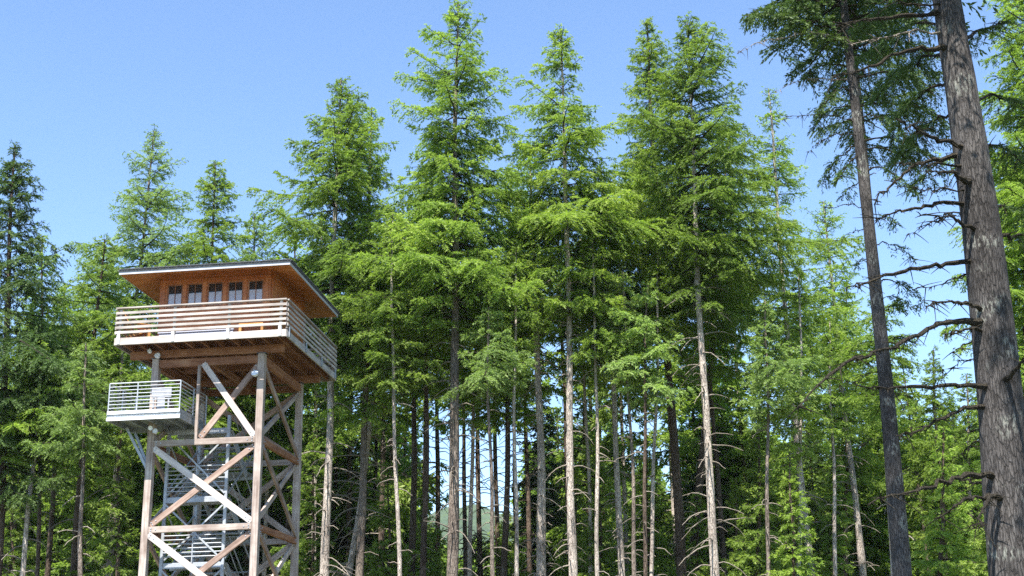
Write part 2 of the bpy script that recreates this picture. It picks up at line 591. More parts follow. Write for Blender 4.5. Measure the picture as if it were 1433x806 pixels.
def make_crown(seed, H, R, prof=None, leaf=(0.15, 0.042), gap=0.5, sparse=0.0, droop=0.5, tone0=0.5, tw_sp=0.105, dens=1.25, asym=0.35,
               axis=None, whorl=0.45, sag=0.3, elev=(0.7, -0.08), start=0.10, tw_len=0.32, light=0.0, name='crown', leader=True):
    """foliage and limbs of one conifer; origin at the crown's tip, growing down along -Z (axis(z) gives the stem's x,y)"""
    g = np.random.default_rng(seed)
    prof = prof or (lambda t: (0.03 + 0.97 * min(1.0, t / 0.62) ** 0.8) * (1 - 0.22 * max(0.0, t - 0.62) / 0.38))
    z, az, Lb, el = crown_branches(g, H, R, gap, prof, asym, light, whorl=whorl, sparse=sparse, elev=elev)
    ax = axis or (lambda zz: np.zeros((len(zz), 2)))
    O = np.concatenate([ax(z), -z[:, None]], 1)
    dirh = np.stack([np.cos(az), np.sin(az)], 1)
    sg = sag * g.uniform(0.6, 1.4, len(z))
    upt = 0.22 * g.uniform(0.3, 1.5, len(z))
    bend = g.normal(0, 0.12, len(z))
    perp = np.stack([-dirh[:, 1], dirh[:, 0]], 1)

    def D(bi, s):
        l = Lb[bi]
        h = l * s
        xy = dirh[bi] * h[:, None] + perp[bi] * (bend[bi] * l * s ** 2)[:, None]
        zz = l * (np.tan(el[bi]) * s - sg[bi] * s ** 2 + upt[bi] * s ** 4)
        P = O[bi] + np.concatenate([xy, zz[:, None]], 1)
        T = np.concatenate([dirh[bi] + perp[bi] * (2 * bend[bi] * s)[:, None],
                            (np.tan(el[bi]) - 2 * sg[bi] * s + 4 * upt[bi] * s ** 3)[:, None]], 1)
        T /= np.linalg.norm(T, axis=1)[:, None]
        return P, T
    tb = np.clip(tone0 + g.normal(0, 0.13, len(z)), 0, 1)
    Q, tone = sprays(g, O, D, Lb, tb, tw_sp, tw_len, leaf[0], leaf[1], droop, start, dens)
    if leader:       # the leading shoot
        k = 60
        s = g.random(k)
        a = g.uniform(0, 2 * math.pi, k)
        p0 = np.stack([np.zeros(k), np.zeros(k), -s * 1.0], 1)
        dd = np.stack([np.cos(a) * 0.55, np.sin(a) * 0.55, np.full(k, 0.75)], 1)
        ll = leaf[0] * (0.6 + s)
        ww = np.cross(dd, np.array([0, 0, 1.0]))
        ww /= np.linalg.norm(ww, axis=1)[:, None]
        Q2 = np.stack([p0, p0 + dd * (ll / 2)[:, None] + ww * leaf[1] / 2, p0 + dd * ll[:, None], p0 + dd * (ll / 2)[:, None] - ww * leaf[1] / 2], 1)
        Q = np.concatenate([Q, Q2])
        tone = np.concatenate([tone, np.full(k, 0.6)])
    # limbs
    ss = np.linspace(0, 0.93, 5)
    paths = []
    for i in range(len(z)):
        P, _ = D(np.full(5, i), ss)
        paths.append((P, 0.012 + 0.011 * Lb[i] * (1 - ss)))
    ev, ef = tubes(paths, 3)
    me = poly_mesh(name, Q, tone, (ev, ef))
    return me


def make_trunk(seed, base, top, r0, r1=0.03, sides=10, dead=None, bulge=0.0, wob=0.06, name='trunk', bend=0.0):
    """tapered trunk from base to top (Vectors in tree space) with dead twigs between two heights"""
    g = np.random.default_rng(seed)
    k = 26
    t = np.linspace(0, 1, k)
    b, tp = np.array(base), np.array(top)
    pts = b[None] + (tp - b)[None] * t[:, None]
    ph = g.uniform(0, 6, 4)
    H = tp[2] - b[2]
    pts[:, 0] += wob * (np.sin(t * 7 + ph[0]) - math.sin(ph[0])) + wob * 0.5 * np.sin(t * 17 + ph[1]) + bend * np.sin(t * np.pi)
    pts[:, 1] += wob * (np.sin(t * 6 + ph[2]) - math.sin(ph[2]))
    rad = r0 * (1 - t) ** 0.8 * 0.94 + r1 + r0 * 0.35 * np.exp(-t * H / 0.8)
    V, Fq = tubes([(pts, rad)], sides)
    V[:, :2] += g.normal(0, 0.012, (len(V), 2)) * (rad.repeat(sides)[:, None] / 0.25)
    paths = []
    if dead:
        z0, z1, nb, lmax = dead
        for i in range(nb):
            zz = g.uniform(z0, z1)
            tt = (zz - b[2]) / H
            c = np.array([np.interp(tt, t, pts[:, j]) for j in range(3)])
            a = g.uniform(0, 2 * math.pi)
            l = lmax * g.uniform(0.25, 1.0) ** 1.3 + 0.15
            e = g.uniform(-0.15, 0.5)
            sag = g.uniform(0.3, 1.0)
            s = np.linspace(0, 1, 6)
            rr = float(np.interp(tt, t, rad)) * 0.8
            d = np.array([math.cos(a), math.sin(a)])
            pe = np.array([-d[1], d[0]]) * g.normal(0, 0.15)
            P = np.zeros((6, 3))
            P[:, :2] = c[:2] + d * (rr + l * s)[:, None] + pe * (l * s ** 2)[:, None]
            P[:, 2] = c[2] + l * (e * s - sag * s ** 2 * 0.8)
            P += g.normal(0, 0.015, P.shape)
            paths.append((P, 0.012 + 0.022 * (0.5 + l * 0.4) * (1 - s)))
            if l > 0.9 and g.random() < 0.6:
                q0 = P[3]
                d2 = np.array([math.cos(a + 0.8), math.sin(a + 0.8), -0.2])
                paths.append((np.stack([q0, q0 + d2 * 0.2 * l, q0 + d2 * 0.4 * l + np.array([0, 0, -0.1])]), [0.010, 0.008, 0.005]))
    ev, ef = tubes(paths, 4)
    me = bpy.data.meshes.new(name)
    Vall = np.concatenate([V, ev])
    Fall = np.concatenate([Fq, ef + len(V)])
    me.from_pydata(Vall.tolist(), [], Fall.tolist())
    me.update()
    mi = np.zeros(len(Fall), np.int32)
    mi[len(Fq):] = 1
    me.polygons.foreach_set('material_index', mi)
    me.polygons.foreach_set('use_smooth', np.ones(len(Fall), bool))
    return me, pts


def conifer(name, label, cat, seed, top, base_px, Y, R, crown_y, fol, bark, r0, dead=(0, 0.6), group=None, twin=None, top_z=None, **kw):
    """top = (px, py) of the tip, base_px = where the trunk crosses the photo's bottom edge, crown_y = pixel row of the crown's base"""
    tp = at(top[0], top[1], Y)
    lo = at(base_px, 806, Y)
    if top_z is not None:
        k = (top_z - lo.z) / (tp.z - lo.z)
        tp = lo + (tp - lo) * k
    k = (lo.z) / (tp.z - lo.z)
    ft = Vector((lo.x - (tp.x - lo.x) * k, Y, 0))
    gz = ground_z(ft.x, Y) - 0.1
    root = empty(name, (ft.x, Y, gz))
    H = tp.z - gz
    topl = Vector((tp.x - ft.x, 0, H))
    cb = at(lo.x * 0 + base_px, crown_y, Y).z - gz
    Hc = H - cb
    nd, lmax = dead
    tr, pts = make_trunk(seed, (0, 0, 0), topl, r0, dead=(max(2.0, cb * 0.30), cb + 0.12 * Hc, nd, lmax) if nd else None)
    tr.materials.append(BARK[bark])
    tr.materials.append(BARK['deadtwig'])
    link('trunk', tr, None, root)

    def axis(z):
        zz = H - z
        return np.stack([np.interp(zz, pts[:, 2], pts[:, 0]) - topl.x, np.interp(zz, pts[:, 2], pts[:, 1])], 1)
    kw.setdefault('light', 0.15)
    near_ = min(1.0, Y / 54)
    kw.setdefault('leaf', (0.15 * near_, 0.042 * near_))
    kw.setdefault('tw_sp', 0.105 * near_)
    cm = make_crown(seed + 1, Hc, R, axis=axis, **kw)
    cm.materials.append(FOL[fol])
    cm.materials.append(BARK['twig'])
    c = link('crown', cm, None, root)
    c.location = topl
    tag(root, label, cat, group)
    return root


TREES_DONE = []
exec_prominent = [
    # name, label, seed, (top), base, Y, R, crown_y, foliage, bark, r0, dead, extra
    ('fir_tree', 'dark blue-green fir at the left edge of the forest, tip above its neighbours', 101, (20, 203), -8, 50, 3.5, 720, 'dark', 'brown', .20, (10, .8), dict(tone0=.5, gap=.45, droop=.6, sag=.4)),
    ('fir_tree', 'light green fir with rounded top between the dark left-edge fir and the lookout tower', 102, (146, 335), 103, 56, 4.2, 640, 'bright', 'brown', .19, (22, 1.2), dict(tone0=.5)),
    ('fir_tree', 'thin airy fir with see-through crown rising above the left end of the tower roof', 103, (217, 184), 150, 68, 3.9, 560, 'pale', 'grey', .17, (20, 1.2), dict(tone0=.5, sparse=.1, gap=.6, dens=.9)),
    ('fir_tree', 'dense cone-shaped fir directly behind the tower roof', 104, (300, 227), 290, 66, 4.2, 640, 'mid', 'brown', .18, (10, .9), dict(tone0=.5)),
    ('fir_tree', 'short airy fir top just right of the cone-shaped fir behind the roof', 105, (357, 298), 345, 70, 3.0, 640, 'pale', 'brown', .14, (8, .9), dict(tone0=.45, sparse=.1)),
    ('fir_tree', 'broad fir with long left-reaching boughs and pale trunk just right of the lookout tower', 106, (477, 112), 452, 55, 4.0, 520, 'bright', 'pale', .22, (34, 1.5), dict(tone0=.42, asym=.4, light=.1)),
    ('fir_tree', 'fir of second-rank height leaning on the broad fir, with a slim grey trunk', 107, (520, 150), 503, 57, 2.9, 580, 'bright', 'grey', .20, (14, 1.0), dict(tone0=.42)),
    ('fir_tree', 'tallest fir of the stand with the highest tip and a stout dark trunk', 108, (640, 4), 630, 53, 4.0, 470, 'bright', 'grey', .27, (60, 1.3), dict(tone0=.5, asym=.4, light=.05)),
    ('fir_tree', 'deep green fir with drooping boughs right of the tallest fir', 109, (785, 42), 803, 54, 3.7, 430, 'mid', 'pale', .20, (60, 1.2), dict(tone0=.55, droop=.5, gap=.8, light=.05)),
    ('fir_tree', 'left one of the twin-tipped pair of firs, with a dark brown trunk', 110, (904, 28), 952, 59, 3.6, 500, 'mid', 'brown', .27, (20, 1.3), dict(tone0=.55)),
    ('fir_tree', 'right one of the twin-tipped pair of firs, with a nearly white bare trunk', 111, (962, 30), 1001, 54, 3.8, 430, 'bright', 'pale', .20, (60, 1.7), dict(tone0=.45, asym=.45, light=.1)),
    ('fir_tree', 'slender open-crowned fir whose pale leaning trunk shows almost to its tip', 112, (1075, 124), 1135, 58, 3.2, 570, 'bright', 'pale', .19, (60, 1.4), dict(tone0=.5, sparse=.2, gap=.7, dens=.85)),
    ('fir_tree', 'lower open-crowned fir between the slender fir and the leaning foreground trunk', 113, (1152, 282), 1208, 62, 3.1, 610, 'bright', 'pale', .19, (40, 1.0), dict(tone0=.5, sparse=.2, gap=.7, dens=.85)),
    ('fir_tree', 'fir with bleached twiggy double-looking trunk left of the pale straight trunk', 114, (742, 200), 757, 56, 2.3, 470, 'bright', 'pale', .25, (90, .9), dict(tone0=.5, light=0)),
    ('fir_tree', 'fir with thin crooked grey trunk in front of the dark twin-tip trunk', 115, (840, 235), 868, 57, 2.6, 470, 'mid', 'pale', .17, (40, 1.2), dict(tone0=.5, light=0)),
    ('fir_tree', 'fir with thin bleached trunk right beside the tallest fir', 116, (672, 330), 659, 60, 2.4, 560, 'bright', 'pale', .12, (30, .8), dict(tone0=.5, sparse=.1)),
    ('fir_tree', 'bleached fir trunk with curled dead twigs, left of the slim grey trunk', 117, (560, 300), 485, 59, 2.6, 530, 'bright', 'pale', .16, (80, 1.9), dict(tone0=.5)),
    ('fir_tree', 'fir with two-toned brown trunk left of the sky gap', 118, (585, 330), 574, 64, 2.6, 560, 'mid', 'brown', .22, (18, .9), dict(tone0=.4)),
    ('fir_tree', 'fir with short stubby dark trunk seen through curled dead twigs', 119, (540, 380), 531, 66, 2.3, 600, 'mid', 'brown', .2, (40, 1.4), dict(tone0=.4)),
    ('fir_tree', 'fir with very thin pale trunk just left of the crooked grey trunk', 120, (812, 330), 824, 60, 2.1, 540, 'mid', 'pale', .10, (26, .7), dict(tone0=.5)),
    ('fir_tree', 'fir with a sunlit white trunk half hidden by the leaning foreground tree', 121, (1225, 420), 1251, 46, 1.9, 560, 'mid', 'pale', .15, (14, .6), dict(tone0=.4)),
    ('fir_tree', 'fir filling the gap between the two tallest crowns, lower and rounder than both', 122, (715, 235), 703, 60, 2.9, 590, 'bright', 'brown', .17, (12, .9), dict(tone0=.5)),
    ('fir_tree', 'fir tucked in front of the broad fir, its round crown touching the tallest fir', 123, (597, 240), 592, 58, 2.7, 540, 'bright', 'brown', .16, (16, .9), dict(tone0=.55)),
    ('fir_tree', 'fir with dark trunk standing close behind the white bare trunk', 124, (1020, 180), 965, 62, 2.7, 520, 'mid', 'brown', .24, (18, 1.1), dict(tone0=.5)),
    ('fir_tree', 'low dense fir under the sky gap between the two foreground trunks', 125, (1305, 490), 1320, 60, 2.4, 780, 'mid', 'grey', .15, (8, .6), dict(tone0=.4)),
    ('fir_tree', 'low fir whose tip touches the sky just left of the big foreground trunk', 126, (1352, 525), 1362, 58, 2.0, 800, 'bright', 'grey', .13, (8, .6), dict(tone0=.4)),
    ('fir_tree', 'bright green fir behind the big foreground trunk at the right edge', 127, (1452, -60), 1452, 40, 2.1, 560, 'bright', 'brown', .22, (16, 1.0), dict(tone0=.5)),
    ('fir_tree', 'dense fir crown immediately right of the massive foreground trunk, cut by the photo edge', 132, (1448, -260), 1448, 30, 1.75, 690, 'bright', 'brown', .2, (10, .8), dict(tone0=.45, asym=.1, whorl=.36)),
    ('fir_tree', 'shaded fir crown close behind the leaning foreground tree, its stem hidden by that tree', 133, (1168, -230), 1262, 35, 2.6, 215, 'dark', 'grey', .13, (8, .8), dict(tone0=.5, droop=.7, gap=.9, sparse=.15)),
    ('fir_tree', 'dim fir left of the leaning foreground tree, on the forest edge', 128, (1185, 395), 1180, 68, 2.3, 700, 'mid', 'brown', .15, (20, .8), dict(tone0=.4)),
    ('fir_tree', 'fir with speckled grey trunk and low crown at the bottom left corner', 129, (62, 470), 33, 50, 2.3, 640, 'mid', 'pale', .12, (24, .9), dict(tone0=.35)),
    ('fir_tree', 'mid-height fir beside the light green fir, left of the steel platform', 130, (92, 400), 70, 60, 2.8, 620, 'bright', 'brown', .15, (20, 1.0), dict(tone0=.45)),
    ('fir_tree', 'fir with mottled grey trunk standing close left of the tower legs', 131, (175, 430), 152, 54, 2.2, 590, 'bright', 'grey', .17, (26, 1.1), dict(tone0=.45)),
]
for (nm, lb, sd, tp, bx, Y, R, cy, fo, bk, r0, dd, ex) in exec_prominent:
    TREES_DONE.append(conifer(nm, lb, 'tree', sd, tp, bx, Y, R, cy, fo, bk, r0, dd, group='tall firs along the forest edge', **ex))

# understory: young hemlocks with crowns that reach low
young = [
    ('young hemlock standing between the slim grey trunk and the two-toned brown trunk', 211, (543, 650), 545, 62, 1.9, 'bright'),
    ('young hemlock low between the pale straight trunk and the crooked grey trunk', 212, (838, 640), 838, 60, 1.9, 'bright'),
    ('young hemlock low and close right of the white bare trunk', 213, (1030, 670), 1030, 59, 1.7, 'mid'),
    ('young hemlock low between the slender pale trunk and the lower open-crowned fir', 214, (1168, 630), 1168, 58, 1.9, 'bright'),
    ('young hemlock low between dark twin-tip trunk and white bare trunk', 215, (975, 690), 976, 61, 1.7, 'mid'),
    ('young hemlock low in the dark left corner of the forest', 216, (18, 640), 18, 58, 2.0, 'bright'),
    ('young hemlock under the light green fir, left of the tower', 217, (112, 640), 112, 57, 1.9, 'mid'),
    ('young bright hemlock with feathery boughs left of the tower under the steel platform', 201, (168, 585), 165, 47, 1.6, 'bright'),
    ('young bright hemlock glowing low between the white bare trunk and the slender pale trunk', 202, (1062, 560), 1065, 57, 1.9, 'bright'),
    ('young hemlock at the foot of the slender pale trunk', 203, (1105, 640), 1108, 52, 1.6, 'mid'),
    ('young hemlock low beneath the bleached twiggy trunk', 204, (805, 655), 806, 66, 2.0, 'mid'),
    ('young hemlock filling the foot of the sky gap on its left side', 205, (590, 690), 590, 66, 1.8, 'bright'),
    ('young hemlock filling the foot of the sky gap on its right side', 206, (708, 715), 708, 68, 1.8, 'bright'),
    ('young hemlock between the leaning foreground tree and the big foreground trunk', 207, (1320, 600), 1322, 45, 2.0, 'bright'),
    ('young hemlock low at the far right behind the big foreground trunk', 208, (1400, 560), 1402, 42, 1.9, 'bright'),
    ('young hemlock right of the tower legs beneath the broad fir', 209, (438, 610), 440, 62, 2.0, 'bright'),
    ('young hemlock with pale tips between dark twin-tip trunk and crooked trunk', 210, (905, 630), 905, 64, 2.1, 'mid'),
]
for (lb, sd, tp, bx, Y, R, fo) in young:
    conifer('hemlock_tree', lb, 'tree', sd, tp, bx, Y, R, 1010 if Y < 50 else 930, fo, 'brown', .09, (0, 0), group='young hemlocks in the understory',
            tone0=.55, droop=.5, gap=.3, whorl=.36, prof=lambda t: min(1.0, 0.06 + 1.15 * t ** 0.9))

# mid-height firs at the clearing's edge
mid_firs = [
    ('mid-height pale fir between the crooked grey trunk and the dark twin-tip trunk', 821, (905, 400), 899, 53, 1.8, 560, 'pale'),
    ('slim mid-height fir just right of the pale straight trunk', 823, (828, 300), 838, 54, 1.8, 520, 'bright'),
    ('mid-height fir in front of the second-rank fir', 802, (548, 300), 556, 52, 1.9, 535, 'bright'),
    ('short light fir overlapping the right side of the tallest trunk', 804, (682, 430), 686, 51, 1.7, 545, 'pale'),
    ('mid-height fir between the tallest fir and the drooping fir', 805, (722, 350), 722, 53, 1.9, 520, 'bright'),
    ('mid-height fir between the pale straight trunk and the crooked grey trunk', 807, (872, 380), 886, 54, 1.7, 530, 'pale'),
    ('mid-height fir in front of the dark twin-tip trunk', 808, (922, 350), 914, 55, 1.5, 520, 'bright'),
    ('short bright fir left of the slender pale trunk', 810, (1072, 420), 1078, 52, 1.7, 600, 'pale'),
    ('short fir right of the slender pale trunk', 811, (1160, 450), 1165, 56, 1.6, 620, 'bright'),
    ('mid-height fir beside the dark left-edge fir', 812, (60, 330), 52, 54, 2.2, 620, 'bright'),
    ('short bright fir at lower left, nearest to the camera there', 813, (120, 480), 118, 46, 1.7, 640, 'pale'),
    ('mid-height airy fir behind the slender pale trunk', 814, (1120, 380), 1120, 54, 1.9, 640, 'bright'),
]
for (lb, sd, tp, bx, Y, R, cy, fo) in mid_firs:
    conifer('fir_tree', lb, 'tree', sd, tp, bx, Y, R, cy, fo, ['grey', 'pale', 'brown'][sd % 3], .09, (18, .8), group='mid-height firs along the clearing', tone0=.55, gap=.6, asym=.4)

# forest behind: shared shapes, each tree its own object
protos = []
for i in range(6):
    g_ = np.random.default_rng(300 + i)
    Hc, Rr, Ht = [(13, 3.0, 20), (15, 3.2, 24), (11, 2.6, 15), (17, 3.4, 24), (12, 2.9, 20), (10, 2.8, 12)][i]
    tr, pts = make_trunk(310 + i, (0, 0, 0), (0.2, 0, Ht), .17, dead=(3, Ht - Hc + 1, 26, 1.1))
    tr.materials.append(BARK[['brown', 'grey', 'brown', 'grey', 'pale', 'brown'][i]])
    tr.materials.append(BARK['deadtwig'])
    cm = make_crown(320 + i, Hc, Rr, leaf=(.27, .09), tw_sp=.19, tone0=.42, gap=.4)
    cm.materials.append(FOL[['mid', 'bright', 'mid', 'dark', 'mid', 'bright'][i]])
    cm.materials.append(BARK['twig'])
    protos.append((tr, cm, Ht))


def filler(px, py, Y, k, label, group='firs standing deeper in the forest'):
    tr, cm, Ht = protos[k]
    tp = at(px, py, Y)
    gz = ground_z(tp.x, Y) - 0.1
    s = (tp.z - gz) / Ht
    root = empty('fir_tree', (tp.x, Y, gz), rnd.uniform(0, 6.28))
    wsc = max(0.75, min(1.15, s)) * rnd.uniform(0.9, 1.1)
    root.scale = (wsc, wsc, s)
    link('trunk', tr, None, root)
    c = link('crown', cm, None, root)
    c.location = (0.2, 0, Ht)
    tag(root, label, 'tree', group)
    return root


def landmark(px):
    marks = [(35, 'the left-edge fir'), (130, 'the light green fir'), (205, 'the tower legs'), (430, 'the tower'), (505, 'the slim grey trunk'),
             (575, 'the two-toned brown trunk'), (632, 'the tallest fir'), (757, 'the bleached twiggy trunk'), (803, 'the pale straight trunk'),
             (868, 'the crooked grey trunk'), (950, 'the dark twin-tip trunk'), (1001, 'the white bare trunk'), (1135, 'the slender pale trunk'),
             (1208, 'the lower open-crowned fir'), (1262, 'the leaning foreground tree'), (1412, 'the big foreground trunk')]
    a = [m for m in marks if m[0] <= px]
    b = [m for m in marks if m[0] > px]
    if a and b:
        return 'between %s and %s' % (a[-1][1], b[0][1])
    return 'at the right edge of the forest' if a else 'at the left edge of the forest'


USED = set()
kinds = ['mid-green', 'brighter green', 'short mid-green', 'dark green', 'pale-trunked', 'low bushy']
rows = [(74, 46, 470, 560), (84, 44, 520, 600), (96, 40, 560, 640)]
for ri, (Y0, step, ya, yb) in enumerate(rows):
    px = -60 + ri * 15
    while px < 1500:
        x = px + rnd.uniform(-14, 14)
        Y = Y0 + rnd.uniform(-4, 4)
        py = rnd.uniform(ya, yb)
        if 585 < x < 730:
            px += step
            if ri == 0 and rnd.random() < 0.5:
                continue
            py = rnd.uniform(735, 775) if ri else rnd.uniform(745, 780)
            k = 5
        elif 862 < x < 950:
            py = rnd.uniform(640, 700)
            k = rnd.choice([0, 1, 5])
        elif 1035 < x <= 1225:
            py = rnd.uniform(570, 640)
            k = rnd.choice([0, 1, 2, 4])
        elif 1225 < x < 1420:
            py = max(py, 560)
            k = rnd.choice([0, 1, 2, 3, 4])
        elif x < 140:
            py = max(py, 520)
            k = rnd.choice([0, 2, 3])
        else:
            k = rnd.choice([0, 1, 2, 3, 4, 5])
        depth = ['first row back', 'second row back', 'third row back'][ri]
        for k in [k] + [0, 1, 3, 4, 2]:
            lb = '%s fir, %s, %s' % (kinds[k], depth, landmark(x))
            if lb not in USED:
                break
        USED.add(lb)
        filler(x, py, Y, k, lb)
        px += step

# lanky dark-stemmed firs whose thin crowns back the canopy and whose stems stripe the gaps
tr, pts = make_trunk(340, (0, 0, 0), (0.2, 0, 24), .15, dead=(4, 15, 60, 1.3))
tr.materials.append(BARK['brown']); tr.materials.append(BARK['twig'])
cm = make_crown(341, 8.5, 2.0, leaf=(.24, .08), tw_sp=.16, tone0=.45, gap=.8, sparse=.2)
cm.materials.append(FOL['mid']); cm.materials.append(BARK['twig'])
protos.append((tr, cm, 24.0))
tr, pts = make_trunk(345, (0, 0, 0), (0.2, 0, 24), .13, dead=(4, 13, 50, 1.3))
tr.materials.append(BARK['pale']); tr.materials.append(BARK['deadtwig'])
cm = make_crown(346, 12, 2.4, leaf=(.24, .08), tw_sp=.16, tone0=.5, gap=.6, sparse=.1)
cm.materials.append(FOL['bright']); cm.materials.append(BARK['twig'])
protos.append((tr, cm, 24.0))
lanky = [(-20, 430, 66, 6), (45, 440, 70, 6), (118, 450, 72, 7), (186, 410, 76, 6), (250, 380, 74, 7), (318, 400, 72, 6), (385, 390, 69, 7), (418, 330, 70, 6), (455, 300, 68, 7),
         (500, 330, 72, 6), (545, 360, 75, 6), (592, 380, 70, 6), (613, 350, 74, 6), (648, 380, 66, 6), (668, 360, 72, 6), (694, 370, 68, 6), (708, 330, 76, 6), (734, 360, 70, 6),
         (775, 300, 68, 6), (822, 330, 74, 6), (852, 340, 66, 7), (918, 330, 72, 7), (985, 330, 66, 6), (1022, 340, 72, 7), (1092, 400, 72, 6),
         (1168, 450, 74, 6), (1228, 480, 74, 7), (1262, 500, 70, 6), (1425, 470, 66, 6)]
for (px, py, Y, k) in lanky:
    lb = ('lanky dark-stemmed fir, ' if k == 6 else 'lanky pale-stemmed fir, ') + landmark(px)
    for extra in (', nearer', ', farther back', ', thinnest'):
        if lb not in USED:
            break
        lb = lb.split(', nearer')[0].split(', farther')[0] + extra
    USED.add(lb)
    filler(px, py, Y, k, lb, 'lanky firs just behind the forest edge')

# far-off wood that reads as one mass
g_ = np.random.default_rng(500)
cmf = make_crown(501, 12, 3.2, leaf=(.6, .22), tw_sp=.6, tone0=.4, gap=.3, start=.1)
nv = len(cmf.vertices)
co = np.empty(nv * 3, np.float32)
cmf.vertices.foreach_get('co', co)
co = co.reshape(-1, 3)
nf = len(cmf.polygons)
lv = np.empty(len(cmf.loops), np.int32)
cmf.loops.foreach_get('vertex_index', lv)
tn = np.empty(nf, np.float32)
cmf.attributes['tone'].data.foreach_get('value', tn)
quads = co[lv.reshape(-1, 4)]
Qs, Ts = [], []
for i in range(150):
    px = g_.uniform(-220, 1660)
    Y = g_.uniform(112, 150)
    gap_ = 580 < px < 735
    py = g_.uniform(765, 800) if gap_ else g_.uniform(600, 690)
    tp = at(px, py, Y)
    s = tp.z / 12.0
    a = g_.uniform(0, 6.28)
    R_ = np.array([[math.cos(a), -math.sin(a), 0], [math.sin(a), math.cos(a), 0], [0, 0, 1]])
    q = (quads @ R_.T) * np.array([1.15, 1.15, s]) + np.array(tp)
    Qs.append(q)
    Ts.append(tn + g_.normal(0, .08))
me = poly_mesh('far_forest', np.concatenate(Qs), np.clip(np.concatenate(Ts), 0, 1))
tag(link('far_forest', me, FOL['mid']), 'dark mass of distant forest closing the view behind the trunks', 'forest', kind='stuff')

